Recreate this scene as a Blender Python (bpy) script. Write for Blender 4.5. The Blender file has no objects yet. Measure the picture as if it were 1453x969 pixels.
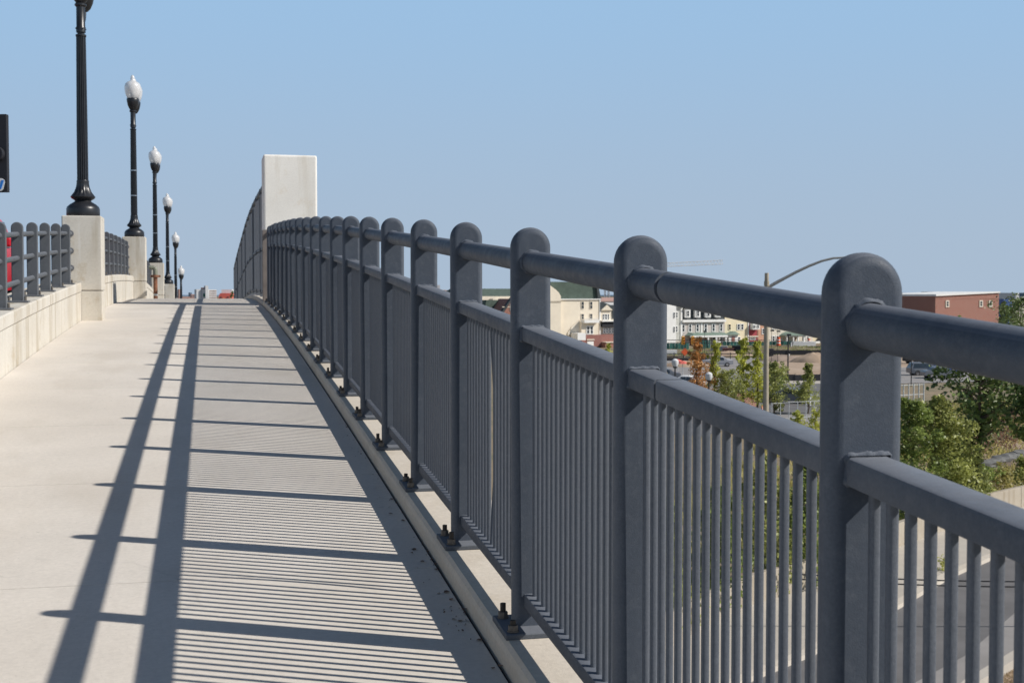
import bpy, bmesh, math, random
import numpy as np
from mathutils import Vector, Matrix
random.seed(7)
sc = bpy.context.scene
COL = sc.collection
R = math.radians

# ------------------------------------------------------------------ camera
F, YAW, PITCH, CX, CY = 1800.0, 0.23327, 0.0374, 726.5, 484.5   # focal length in photo pixels, heading off the bridge axis, tilt down
cam = bpy.data.cameras.new('camera'); camo = bpy.data.objects.new('camera', cam); COL.objects.link(camo)
cam.sensor_width = 36; cam.lens = F / 1453 * 36; cam.clip_start = 0.05; cam.clip_end = 30000
camo.rotation_euler = (math.pi/2 - PITCH, 0, -YAW); camo.location = (0, 0, 0)
cam.dof.use_dof = True; cam.dof.focus_distance = 4.6; cam.dof.aperture_fstop = 13
sc.camera = camo

# ------------------------------------------------------------------ light
SX, SY = 0.847, 0.452                          # sun travels (-1, SY, -SX)
sd = Vector((1, -SY, SX)).normalized()
elev = math.asin(sd.z)
w = bpy.data.worlds.new('World'); sc.world = w; w.use_nodes = True
nt = w.node_tree; nt.nodes.clear()
sky = nt.nodes.new('ShaderNodeTexSky'); sky.sky_type = 'NISHITA'; sky.sun_disc = False
sky.sun_elevation = elev; sky.sun_rotation = math.atan2(sd.x, sd.y)
sky.altitude = 0; sky.air_density = 1.0; sky.dust_density = 0.35; sky.ozone_density = 2.2
bg = nt.nodes.new('ShaderNodeBackground'); bg.inputs[1].default_value = 0.065
ow = nt.nodes.new('ShaderNodeOutputWorld')
tcw = nt.nodes.new('ShaderNodeTexCoord'); spw = nt.nodes.new('ShaderNodeSeparateXYZ'); nt.links.new(tcw.outputs['Generated'], spw.inputs[0])
hz = nt.nodes.new('ShaderNodeValToRGB'); hz.color_ramp.interpolation = 'EASE'     # pale blue autumn haze low in the sky, all round
hz.color_ramp.elements[0].position = 0.0; hz.color_ramp.elements[0].color = (.400, .505, .635, 1)
hz.color_ramp.elements[1].position = .26; hz.color_ramp.elements[1].color = (.328, .525, .765, 1)
hf = nt.nodes.new('ShaderNodeValToRGB'); hf.color_ramp.interpolation = 'EASE'
hf.color_ramp.elements[0].position = .24; hf.color_ramp.elements[0].color = (1, 1, 1, 1)
hf.color_ramp.elements[1].position = .45; hf.color_ramp.elements[1].color = (0, 0, 0, 1)
nt.links.new(spw.outputs[2], hz.inputs[0]); nt.links.new(spw.outputs[2], hf.inputs[0])
sca = nt.nodes.new('ShaderNodeVectorMath'); sca.operation = 'SCALE'; sca.inputs['Scale'].default_value = 1/0.065; nt.links.new(hz.outputs[0], sca.inputs[0])
mw = nt.nodes.new('ShaderNodeMix'); mw.data_type = 'RGBA'; nt.links.new(hf.outputs[0], mw.inputs[0])
nt.links.new(sky.outputs[0], mw.inputs[6]); nt.links.new(sca.outputs[0], mw.inputs[7])
nt.links.new(mw.outputs[2], bg.inputs[0]); nt.links.new(bg.outputs[0], ow.inputs[0])
sun = bpy.data.lights.new('sun', 'SUN'); sun.energy = 5.0; sun.angle = R(0.53); sun.color = (1.0, 0.955, 0.89)
suno = bpy.data.objects.new('sun', sun); COL.objects.link(suno)
suno.rotation_euler = (-sd).to_track_quat('-Z', 'Y').to_euler(); suno.location = (10, -6, 20)
sc.view_settings.view_transform = 'Standard'; sc.view_settings.look = 'None'
sc.view_settings.exposure = 0.0; sc.view_settings.gamma = 1.0

# ------------------------------------------------------------------ places
cy_, sy_ = math.cos(YAW), math.sin(YAW)
GZ = -10.4                                     # street level under the bridge
HOR = CY - F * math.tan(PITCH)
def at(px, py, d):                             # world point seen at photo pixel, at depth d (m) along the view
    u = (px - CX) / F * d; v = -(py - HOR) / F * d
    return Vector((u*cy_ + d*sy_, -u*sy_ + d*cy_, v))
def gp(px, py, z=GZ):                          # where that pixel meets the level z
    d = z * F / -(py - HOR)
    p = at(px, py, d); p.z = z
    return p

# ------------------------------------------------------------------ materials
def new_mat(name):
    m = bpy.data.materials.new(name); m.use_nodes = True
    n = m.node_tree.nodes; b = n['Principled BSDF']
    return m, m.node_tree, b
def N(t, typ, **kw):
    n = t.nodes.new(typ)
    for k, v in kw.items():
        if k.startswith('i_'):
            key = k[2:].replace('_', ' ')
            n.inputs[key].default_value = v
        else: setattr(n, k, v)
    return n
def coords(t, scale=(1, 1, 1), space='Object'):
    tc = N(t, 'ShaderNodeTexCoord'); mp = N(t, 'ShaderNodeMapping'); mp.inputs['Scale'].default_value = scale
    if space == 'World':
        g = N(t, 'ShaderNodeNewGeometry'); t.links.new(g.outputs['Position'], mp.inputs[0])
    else: t.links.new(tc.outputs[space], mp.inputs[0])
    return mp.outputs[0]
def noise(t, vec, scale, detail=4, rough=.55):
    n = N(t, 'ShaderNodeTexNoise'); n.inputs['Scale'].default_value = scale
    n.inputs['Detail'].default_value = detail; n.inputs['Roughness'].default_value = rough
    t.links.new(vec, n.inputs['Vector']); return n.outputs['Fac']
def ramp(t, fac, stops):
    r = N(t, 'ShaderNodeValToRGB'); e = r.color_ramp.elements
    while len(e) < len(stops): e.new(.5)
    for q, (p, c) in zip(e, stops):
        q.position = p; q.color = (c[0], c[1], c[2], 1) if hasattr(c, '__len__') else (c, c, c, 1)
    t.links.new(fac, r.inputs[0]); return r.outputs[0]
def mix(t, fac, a, b, mode='MIX'):
    m = N(t, 'ShaderNodeMix'); m.data_type = 'RGBA'; m.blend_type = mode
    for s, v in ((m.inputs[0], fac), (m.inputs[6], a), (m.inputs[7], b)):
        if hasattr(v, 'is_output'): t.links.new(v, s)
        elif hasattr(v, '__len__'): s.default_value = (v[0], v[1], v[2], 1)
        else: s.default_value = v
    return m.outputs[2]
def bump(t, b, h, strength, dist=.01):
    n = N(t, 'ShaderNodeBump'); n.inputs['Strength'].default_value = strength; n.inputs['Distance'].default_value = dist
    t.links.new(h, n.inputs['Height']); t.links.new(n.outputs[0], b.inputs['Normal'])
def plain(name, c, rough=.6, var=.12, scale=3.0, metallic=0, bm=0, space='Object', bscale=None):
    m, t, b = new_mat(name); v = coords(t, space=space)
    f = noise(t, v, scale, 5)
    lo = [x*(1-var) for x in c]; hi = [min(1, x*(1+var)) for x in c]
    t.links.new(ramp(t, f, [(.3, lo), (.7, hi)]), b.inputs['Base Color'])
    b.inputs['Roughness'].default_value = rough; b.inputs['Metallic'].default_value = metallic
    if bm: bump(t, b, noise(t, v, bscale or scale*20, 3), bm)
    return m

def steel_mat(name, c, rough=.42):
    m, t, b = new_mat(name); v = coords(t, space='World')
    f = noise(t, v, 2.2, 6, .65); base = ramp(t, f, [(.3, [x*.9 for x in c]), (.7, [x*1.1 for x in c])])
    f2 = noise(t, v, 26, 5, .7)                               # chalky dust and scuffs
    base = mix(t, ramp(t, f2, [(.60, 0), (.80, .22)]), base, (.27, .28, .29))
    fs = noise(t, coords(t, (9, 9, .7), 'World'), 3.0, 5, .7); base = mix(t, ramp(t, fs, [(.60, 0), (.75, .10)]), base, (.25, .25, .25))   # rain streaks
    fb = noise(t, v, 7, 4, .6); base = mix(t, ramp(t, fb, [(.3, .25), (.45, 0)]), base, [x*.6 for x in c])
    pt = N(t, 'ShaderNodeNewGeometry'); ed = ramp(t, pt.outputs['Pointiness'], [(.54, 0), (.60, .25)]); base = mix(t, ed, base, (.30, .31, .33))   # rubbed edges
    fm = noise(t, v, 170, 4, .75); base = mix(t, ramp(t, fm, [(.35, .30), (.65, 0)]), base, [x*.55 for x in c])
    fq = noise(t, v, 38, 4, .7); base = mix(t, ramp(t, fq, [(.5, 0), (.7, .12)]), base, (.22, .23, .25))
    f3 = noise(t, v, 110, 2, .5)                              # paint chips
    base = mix(t, ramp(t, f3, [(.79, 0), (.81, .8)]), base, (.42, .41, .38))
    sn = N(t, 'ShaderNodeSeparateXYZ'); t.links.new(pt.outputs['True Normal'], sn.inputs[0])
    skylit = N(t, 'ShaderNodeMath', operation='MULTIPLY'); t.links.new(ramp(t, sn.outputs[2], [(.55, 0), (.95, .5)]), skylit.inputs[0]); t.links.new(ramp(t, noise(t, v, 14, 5, .7), [(.3, .6), (.7, 1)]), skylit.inputs[1])
    base = mix(t, skylit.outputs[0], base, (.25, .265, .30))                         # upper faces painted paler, as if lit by sun and sky
    t.links.new(base, b.inputs['Base Color'])
    t.links.new(ramp(t, f2, [(.3, rough-.06), (.75, rough+.2)]), b.inputs['Roughness'])
    b.inputs['Specular IOR Level'].default_value = .14
    n1 = noise(t, v, 420, 2, .5); bump(t, b, n1, .32, .0015)
    return m
def concrete_mat(name, c, streak=0.0, grain=1.0, broom=False, rough=.85):
    m, t, b = new_mat(name); v = coords(t, space='World')
    f = noise(t, v, 1.1, 6, .6); base = ramp(t, f, [(.28, [x*.84 for x in c]), (.72, [x*1.07 for x in c])])
    fl = noise(t, v, .33, 3, .5); base = mix(t, ramp(t, fl, [(.4, .16), (.6, 0)]), base, [c[0]*.80, c[1]*.72, c[2]*.62])
    f2 = noise(t, v, 45, 5, .75); base = mix(t, .32*grain, base, ramp(t, f2, [(.3, [x*.72 for x in c]), (.65, [x*1.15 for x in c])]))
    if streak:
        vs = coords(t, (1.6, 1.6, .16), 'World'); fs = noise(t, vs, 2.4, 4, .6); fm = noise(t, v, .9, 4, .6)
        sf = N(t, 'ShaderNodeMath', operation='MULTIPLY'); t.links.new(ramp(t, fs, [(.36, streak), (.52, 0)]), sf.inputs[0]); t.links.new(ramp(t, fm, [(.4, .25), (.6, 1)]), sf.inputs[1])
        base = mix(t, sf.outputs[0], base, (c[0]*.62, c[1]*.56, c[2]*.46))
        fb = noise(t, v, 3.3, 6, .75); base = mix(t, ramp(t, fb, [(.56, 0), (.66, streak*.6)]), base, (c[0]*.72, c[1]*.62, c[2]*.48))
        fw = noise(t, coords(t, (5, 5, .4), 'World'), 3.1, 3, .5)
        base = mix(t, ramp(t, fw, [(.6, 0), (.72, streak*.7)]), base, (.62, .60, .56))
    # pin holes and specks
    fp = noise(t, v, 130, 2, .4); base = mix(t, ramp(t, fp, [(.72, 0), (.76, .55)]), base, [x*.4 for x in c])
    fst = noise(t, v, 5.5, 3, .5); base = mix(t, ramp(t, fst, [(.72, 0), (.8, .22)]), base, [x*.6 for x in c])
    if broom:
        vo = N(t, 'ShaderNodeTexVoronoi'); vo.feature = 'DISTANCE_TO_EDGE'; vo.inputs['Scale'].default_value = .55
        wn = N(t, 'ShaderNodeTexNoise'); wn.inputs['Scale'].default_value = 2.2; wn.inputs['Detail'].default_value = 5; t.links.new(v, wn.inputs['Vector'])
        vm = N(t, 'ShaderNodeVectorMath', operation='MULTIPLY_ADD'); vm.inputs[1].default_value = (.55, .55, .55); t.links.new(wn.outputs['Color'], vm.inputs[0]); t.links.new(v, vm.inputs[2]); t.links.new(vm.outputs[0], vo.inputs['Vector'])
        ck = N(t, 'ShaderNodeMath', operation='MULTIPLY'); t.links.new(ramp(t, vo.outputs['Distance'], [(0, .22), (.005, 0)]), ck.inputs[0]); t.links.new(ramp(t, noise(t, v, .7, 2), [(.54, 0), (.60, 1)]), ck.inputs[1])
        base = mix(t, ck.outputs[0], base, [x*.45 for x in c])
        sp = noise(t, v, 17, 2, .4); base = mix(t, ramp(t, sp, [(.76, 0), (.79, .4)]), base, [x*.45 for x in c])
        big = noise(t, coords(t, (1, .35, 1), 'World'), 1.6, 5, .65); base = mix(t, ramp(t, big, [(.52, 0), (.68, .28)]), base, (c[0]*.72, c[1]*.68, c[2]*.62))
    t.links.new(base, b.inputs['Base Color']); b.inputs['Roughness'].default_value = rough
    b.inputs['Specular IOR Level'].default_value = .25
    if broom:
        vb = coords(t, (1.2, 90, 1), 'World'); h = noise(t, vb, 3.0, 3, .6)
        h2 = noise(t, v, 160, 3, .6)
        hm = mix(t, .45, h, h2); bump(t, b, hm, .28, .004)
    else:
        bump(t, b, noise(t, v, 90, 5, .7), .35, .004)
    return m
def leaf_mat(name, dark, light, trans=.38):
    m, t, b = new_mat(name); dark = [x*1.6 for x in dark]; light = [x*2.3 for x in light]
    g = N(t, 'ShaderNodeNewGeometry'); v = coords(t, space='World')
    f = noise(t, v, .55, 3); c1 = ramp(t, g.outputs['Random Per Island'], [(0, dark), (1, light)])
    c2 = mix(t, ramp(t, f, [(.35, 0), (.65, .55)]), c1, [x*1.25 for x in light])
    t.links.new(c2, b.inputs['Base Color']); b.inputs['Roughness'].default_value = .5
    tr = N(t, 'ShaderNodeBsdfTranslucent'); t.links.new(c2, tr.inputs[0])
    ms = N(t, 'ShaderNodeMixShader'); ms.inputs[0].default_value = trans
    t.links.new(b.outputs[0], ms.inputs[1]); t.links.new(tr.outputs[0], ms.inputs[2])
    t.links.new(ms.outputs[0], t.nodes['Material Output'].inputs[0])
    return m

M = {}
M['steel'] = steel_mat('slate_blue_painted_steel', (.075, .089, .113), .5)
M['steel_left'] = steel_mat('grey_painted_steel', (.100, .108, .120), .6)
M['gap'] = plain('dark_sleeve', (.012, .013, .018), .7)
M['bolt'] = plain('galvanised_bolt', (.12, .105, .09), .6, .25, 60, .2)
M['bolt_dark'] = plain('rusty_threaded_rod', (.035, .028, .022), .7, .3, 60)
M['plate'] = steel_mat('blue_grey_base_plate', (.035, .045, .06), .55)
M['deck'] = concrete_mat('walkway_concrete', (.66, .61, .545), 0, 1, True)
M['kerb'] = concrete_mat('kerb_concrete', (.60, .54, .46), .25, 1.2)
M['wall'] = concrete_mat('parapet_concrete', (.60, .565, .50), .95, 1.0)
M['pylon'] = concrete_mat('pylon_concrete', (.86, .835, .78), .45, 1.0)
M['retwall'] = concrete_mat('retaining_wall_concrete', (.42, .37, .30), .6, 1.0)
M['walk2'] = concrete_mat('street_concrete', (.48, .44, .385), 0, 1)
M['asphalt'] = plain('asphalt', (.135, .13, .13), .9, .15, .8, bm=.2, space='World', bscale=60)
M['lane'] = plain('worn_grey_lane', (.26, .245, .235), .9, .12, .8, bm=.2, space='World', bscale=60)
M['black'] = plain('black_cast_iron', (.016, .017, .020), .35, .25, 8, bm=.05)
M['silver'] = plain('steel_strap', (.6, .6, .6), .3, .1, 8, 1)
M['white'] = plain('white_paint', (.78, .77, .74), .6, .06, 1)
M['red'] = plain('red_car_paint', (.50, .012, .025), .3, .04, 1)
M['rubber'] = plain('black_rubber', (.02, .02, .02), .8)
M['glass'] = plain('dark_window_glass', (.03, .04, .05), .08, .2, .4)
M['chrome'] = plain('chrome', (.6, .6, .62), .15, .05, 1, 1)
M['rust'] = plain('rusty_iron', (.20, .085, .045), .8, .5, 14, bm=.3)
M['verdigris'] = plain('weathered_brass', (.19, .20, .155), .6, .3, 20)
M['soil'] = plain('sandy_soil', (.36, .27, .19), .95, .25, .25, bm=.4, space='World', bscale=4)
M['litter'] = plain('dry_leaf', (.13, .075, .045), .8, .5, 30)

def cloudy_ground(name, a, b_, c, s=.12):
    m, t, b = new_mat(name); v = coords(t, space='World')
    f = noise(t, v, s, 8, .65); f2 = noise(t, v, s*9, 6, .7)
    col = ramp(t, f, [(.35, a), (.5, b_), (.62, c)]); col = mix(t, .35, col, ramp(t, f2, [(.35, [x*.6 for x in a]), (.7, c)]))
    t.links.new(col, b.inputs['Base Color']); b.inputs['Roughness'].default_value = .95
    bump(t, b, f2, .5, .1); return m
M['ground'] = cloudy_ground('scrub_ground', (.11, .12, .055), (.23, .18, .11), (.30, .22, .14))
M['grass'] = cloudy_ground('mown_grass', (.085, .085, .04), (.15, .115, .07), (.24, .17, .12), .12)
M['dirt'] = cloudy_ground('bare_dirt', (.34, .235, .16), (.42, .31, .22), (.48, .37, .27), .1)
M['brickpave'] = plain('red_brick_paving', (.36, .17, .12), .9, .2, 2, space='World')

def glass_globe():
    m, t, b = new_mat('ribbed_acorn_glass')
    b.inputs['Base Color'].default_value = (.78, .76, .74, 1); b.inputs['Roughness'].default_value = .22
    tr = N(t, 'ShaderNodeBsdfTransparent'); tr.inputs[0].default_value = (.92, .95, .98, 1)
    ms = N(t, 'ShaderNodeMixShader'); lw = N(t, 'ShaderNodeLayerWeight'); lw.inputs[0].default_value = .35
    f = ramp(t, lw.outputs['Facing'], [(0, .32), (1, .55)])
    inv = N(t, 'ShaderNodeMath', operation='SUBTRACT'); inv.inputs[0].default_value = 1.0
    t.links.new(f, inv.inputs[1]); t.links.new(inv.outputs[0], ms.inputs[0])
    t.links.new(tr.outputs[0], ms.inputs[1]); t.links.new(b.outputs[0], ms.inputs[2])
    t.links.new(ms.outputs[0], t.nodes['Material Output'].inputs[0]); return m
M['globe'] = glass_globe()

def brick_mat(name, a, b_, mortar, s=1.0):
    m, t, b = new_mat(name); v = coords(t, (1, 1, 1), 'Object')
    # facade bricks: x along the wall, z up
    sp = N(t, 'ShaderNodeSeparateXYZ'); cb = N(t, 'ShaderNodeCombineXYZ'); t.links.new(v, sp.inputs[0])
    ad = N(t, 'ShaderNodeMath', operation='ADD'); t.links.new(sp.outputs[0], ad.inputs[0]); t.links.new(sp.outputs[1], ad.inputs[1])
    t.links.new(ad.outputs[0], cb.inputs[0]); t.links.new(sp.outputs[2], cb.inputs[1])
    br = N(t, 'ShaderNodeTexBrick'); br.inputs['Scale'].default_value = 1.0/s
    br.inputs['Brick Width'].default_value = .22; br.inputs['Row Height'].default_value = .075; br.inputs['Mortar Size'].default_value = .008
    br.inputs['Color1'].default_value = (*a, 1); br.inputs['Color2'].default_value = (*b_, 1); br.inputs['Mortar'].default_value = (*mortar, 1)
    t.links.new(cb.outputs[0], br.inputs['Vector']); t.links.new(br.outputs[0], b.inputs['Base Color'])
    b.inputs['Roughness'].default_value = .9; return m
def siding_mat(name, c):
    m, t, b = new_mat(name); v = coords(t)
    sp = N(t, 'ShaderNodeSeparateXYZ'); t.links.new(v, sp.inputs[0])
    mo = N(t, 'ShaderNodeMath', operation='FRACT'); mu = N(t, 'ShaderNodeMath', operation='MULTIPLY'); mu.inputs[1].default_value = 6.0
    t.links.new(sp.outputs[2], mu.inputs[0]); t.links.new(mu.outputs[0], mo.inputs[0])
    f = noise(t, v, .5, 4)
    t.links.new(ramp(t, f, [(.3, [x*.93 for x in c]), (.7, [min(1, x*1.05) for x in c])]), b.inputs['Base Color'])
    b.inputs['Roughness'].default_value = .8; bump(t, b, mo.outputs[0], .5, .03); return m
M['brick_red'] = brick_mat('red_brick', (.26, .085, .06), (.32, .115, .08), (.42, .33, .27))
M['brick_orange'] = brick_mat('orange_brick', (.52, .25, .15), (.56, .30, .19), (.5, .4, .33))
M['brick_dark'] = brick_mat('dark_red_brick', (.24, .08, .06), (.28, .10, .08), (.3, .22, .2))
M['cream'] = siding_mat('cream_siding', (.80, .71, .57))
M['yellow'] = siding_mat('yellow_siding', (.80, .70, .49))
M['tan'] = siding_mat('tan_siding', (.72, .65, .54))
M['taupe'] = siding_mat('taupe_siding', (.54, .48, .44))
M['palegrey'] = siding_mat('pale_grey_siding', (.52, .52, .48))
M['redsiding'] = siding_mat('dark_red_siding', (.34, .055, .07))
M['roof_green'] = plain('green_shingles', (.075, .105, .085), .9, .2, 1.2, bm=.4)
M['roof_dark'] = plain('dark_shingles', (.052, .062, .066), .9, .2, 1.2, bm=.4)
M['copper'] = plain('verdigris_roof', (.22, .30, .25), .8, .1, 1)
M['coral'] = plain('coral_red_wall', (.62, .13, .10), .8, .15, .5)
M['farwhite'] = plain('far_white_wall', (.62, .62, .62), .9, .12, .2)
M['fargrey'] = plain('far_grey_wall', (.40, .40, .42), .9, .12, .2)
M['farpink'] = plain('far_brick_wall', (.42, .26, .22), .9, .15, .2)
M['farblue'] = plain('far_hazed_hill', (.13, .19, .26), 1, .2, .002)  # distance haze painted into the colour as blue
M['screen'] = plain('green_screen_cloth', (.035, .14, .115), .85, .3, .6)
M['orange'] = plain('safety_orange', (.85, .13, .03), .6, .06, 2)
M['amber'] = plain('amber_plastic', (.82, .40, .05), .5, .08, 2)
M['galv'] = plain('weathered_galvanised_pole', (.37, .32, .24), .6, .15, 3)
M['galv_light'] = plain('pale_galvanised_steel', (.50, .52, .52), .5, .1, 3)
M['silt'] = plain('black_silt_cloth', (.025, .025, .03), .8, .3, 1)
M['bark'] = plain('bark', (.10, .075, .055), .9, .3, 5)
M['stone'] = plain('grey_rubble', (.13, .13, .125), .9, .3, 1.5, bm=.5, bscale=5)
M['blue'] = plain('blue_paint', (.05, .10, .28), .4, .1, 1)
M['greycar'] = plain('grey_car_paint', (.16, .17, .19), .25, .05, 1)
M['lf_green'] = leaf_mat('leaf_green', (.035, .050, .016), (.125, .155, .038))
M['lf_yellow'] = leaf_mat('leaf_yellow_green', (.10, .12, .02), (.27, .27, .05))
M['lf_dark'] = leaf_mat('leaf_dark_green', (.012, .026, .011), (.085, .115, .032), .2)
M['lf_olive'] = leaf_mat('leaf_olive', (.055, .065, .022), (.19, .20, .06))
M['lf_brown'] = leaf_mat('leaf_autumn_brown', (.12, .075, .025), (.36, .20, .075))
M['lf_scrub'] = leaf_mat('scrub_leaf', (.07, .075, .025), (.25, .22, .08))
M['lf_red'] = leaf_mat('reddish_scrub_leaf', (.07, .045, .032), (.15, .085, .06))

# ------------------------------------------------------------------ mesh helpers
class MB:
    def __init__(s): s.bm = bmesh.new()
    def box(s, c, d, rz=0, taper=1.0):
        m = Matrix.Translation(c) @ Matrix.Rotation(rz, 4, 'Z') @ Matrix.Diagonal((d[0], d[1], d[2], 1))
        r = bmesh.ops.create_cube(s.bm, size=1, matrix=Matrix.Identity(4))
        for v in r['verts']:
            if v.co.z > 0: v.co.x *= taper; v.co.y *= taper
            v.co = m @ v.co
        return s
    def bar(s, a, b, r, seg=8, r2=None, cap=True):
        a, b = Vector(a), Vector(b); d = b - a
        if d.length < 1e-6: return s
        q = d.to_track_quat('Z', 'Y').to_matrix().to_4x4()
        bmesh.ops.create_cone(s.bm, cap_ends=cap, segments=seg, radius1=r, radius2=r if r2 is None else r2,
                              depth=d.length, matrix=Matrix.Translation((a+b)/2) @ q)
        return s
    def tube(s, pts, rs, seg=8):
        for i in range(len(pts)-1): s.bar(pts[i], pts[i+1], rs[i], seg, rs[i+1])
        return s
    def lathe(s, prof, seg=20, c=(0, 0, 0), mod=None):
        rings = []
        for (r, z) in prof:
            ring = []
            for k in range(seg):
                a = 2*math.pi*k/seg; rr = r*(mod(k, z) if mod else 1)
                ring.append(s.bm.verts.new((c[0]+rr*math.cos(a), c[1]+rr*math.sin(a), c[2]+z)))
            rings.append(ring)
        for i in range(len(rings)-1):
            for k in range(seg):
                s.bm.faces.new((rings[i][k], rings[i][(k+1) % seg], rings[i+1][(k+1) % seg], rings[i+1][k]))
        s.bm.faces.new(rings[0][::-1]); s.bm.faces.new(rings[-1]); return s
    def loft(s, rings, cap=True, closed=True):
        vr = [[s.bm.verts.new(p) for p in r] for r in rings]; n = len(vr[0])
        for i in range(len(vr)-1):
            for k in range(n if closed else n-1):
                s.bm.faces.new((vr[i][k], vr[i][(k+1) % n], vr[i+1][(k+1) % n], vr[i+1][k]))
        if cap: s.bm.faces.new(vr[0][::-1]); s.bm.faces.new(vr[-1])
        return s
    def prism(s, poly, axis_pt, d):            # poly of 3D points extruded by vector d
        d = Vector(d); a = [Vector(p) for p in poly]
        return s.loft([a, [p+d for p in a]])
    def sheet(s, pts):
        s.bm.faces.new([s.bm.verts.new(p) for p in pts]); return s
    def build(s, name, mat, parent=None, smooth=False, bevel=0, seg=2, loc=None):
        bmesh.ops.recalc_face_normals(s.bm, faces=s.bm.faces)
        if bevel:
            es = [e for e in s.bm.edges if len(e.link_faces) == 2 and e.calc_face_angle(0) > .6]
            bmesh.ops.bevel(s.bm, geom=es, offset=bevel, segments=seg, profile=.5, affect='EDGES')
        me = bpy.data.meshes.new(name); s.bm.to_mesh(me); s.bm.free()
        if smooth:
            me.polygons.foreach_set('use_smooth', [True]*len(me.polygons))
            me.set_sharp_from_angle(angle=R(42))
        me.materials.append(mat)
        return link(name, me, parent, loc)
def link(name, me, parent=None, loc=None):
    o = bpy.data.objects.new(name, me); COL.objects.link(o)
    if parent: o.parent = parent
    if loc is not None: o.location = loc
    return o
def tag(o, label=None, cat=None, group=None, kind=None):
    if label: o['label'] = label
    if cat: o['category'] = cat
    if group: o['group'] = group
    if kind: o['kind'] = kind
    return o
def thing(name, label, cat, loc=(0, 0, 0), rz=0, group=None):
    o = bpy.data.objects.new(name, None); COL.objects.link(o); o.location = loc; o.rotation_euler = (0, 0, rz)
    o.empty_display_size = .2
    return tag(o, label, cat, group)
KIDS = {}
def copy_tree(o, parent=None):
    c = o.copy(); COL.objects.link(c); c.parent = parent
    for ch in list(o.children): copy_tree(ch, c)
    return c

# ------------------------------------------------------------------ bridge profile (height of the walkway against the eye)
KN = [(41.4, -.42), (53.4, -1.0), (65.4, -1.98), (77.2, -3.4), (90, -5.2), (110, -8.3), (125, -10.3), (140, -10.39)]
KERB_H = .080
def cub(Y): return -1.36916 - KERB_H + .07352*Y - .00036*Y*Y - 2.0e-5*Y**3
kx = [-30, -20, -10, 0, 6, 12, 18, 24, 30, 35.5] + [k[0] for k in KN]
kz = [cub(y) for y in kx[:10]] + [k[1] for k in KN]
def deck(Y):
    if Y < 34: return cub(Y)
    i = max(1, min(len(kx)-3, int(np.searchsorted(kx, Y))-1))
    x0, x1 = kx[i], kx[i+1]; t = (Y-x0)/(x1-x0)
    m0 = (kz[i+1]-kz[i-1])/(kx[i+1]-kx[i-1])*(x1-x0); m1 = (kz[i+2]-kz[i])/(kx[i+2]-kx[i])*(x1-x0)
    return (2*t**3-3*t*t+1)*kz[i]+(t**3-2*t*t+t)*m0+(-2*t**3+3*t*t)*kz[i+1]+(t**3-t*t)*m1
def top(Y): return deck(Y) + KERB_H             # top of the kerb that carries the railing
def ribbon(name, mat, sec, y0, y1, step, parent=None, bev=0, gap=0, smooth=False, base=deck):
    mb = MB(); n = max(1, int(round((y1-y0)/step))); rings = []
    for i in range(n+1):
        Y = y0+gap+(y1-y0-2*gap)*i/n; z = base(Y); rings.append([(x, Y, z+h) for x, h in sec])
    mb.loft(rings)
    return mb.build(name, mat, parent, smooth, bev)

# walkway of cast slabs with tooled joints
walk = thing('walkway', None, None); walk['kind'] = 'structure'
y = -6.0
while y < 118:
    L = 1.83 if y < 30 else 6.0
    ribbon('slab', M['deck'], [(-1.688, -.12), (.872, -.12), (.872, 0), (-1.688, 0)], y, y+L, .45 if y < 30 else 1.2, walk, gap=.0022)
    y += L
ribbon('joint_bed', M['gap'], [(-1.688, -.2), (.872, -.2), (.872, -.006), (-1.688, -.006)], -6, 118, 1, walk)
ribbon('gutter_strip', M['gap'], [(.8722, -.1), (.8865, -.1), (.8865, -.016), (.8722, -.014)], -6, 118, 1, walk)
# bridge body, road deck and approach wall
kerb = ribbon('kerb', M['kerb'], [(.887, -.6), (1.27, -.6), (1.27, KERB_H), (.905, KERB_H), (.893, KERB_H-.012), (.887, KERB_H-.03)], -6, 22.55, .5)
kerb['kind'] = 'structure'
kerb2 = ribbon('kerb', M['kerb'], [(.887, -.6), (1.27, -.6), (1.27, KERB_H), (.905, KERB_H), (.893, KERB_H-.012), (.887, KERB_H-.03)], 22.56, 118, 1)
kerb2['kind'] = 'structure'
mb = MB(); rings = []
for Y in [-8+i*2 for i in range(16)]: rings.append([(-14, Y, GZ-.5), (1.24, Y, GZ-.5), (1.24, Y, deck(Y)-.62), (-14, Y, deck(Y)-.62)])
o = mb.loft(rings).build('approach_wall', M['retwall']); o['kind'] = 'structure'
o = ribbon('bridge_deck', M['retwall'], [(-14, -1.6), (1.2, -1.6), (1.2, -.25), (-14, -.25)], 22, 118, 2); o['kind'] = 'structure'
o = ribbon('road', M['asphalt'], [(-13.6, -.24), (-2.16, -.24), (-2.16, -.02), (-13.6, -.02)], -7.9, 118, 1.5); o['kind'] = 'structure'

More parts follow.
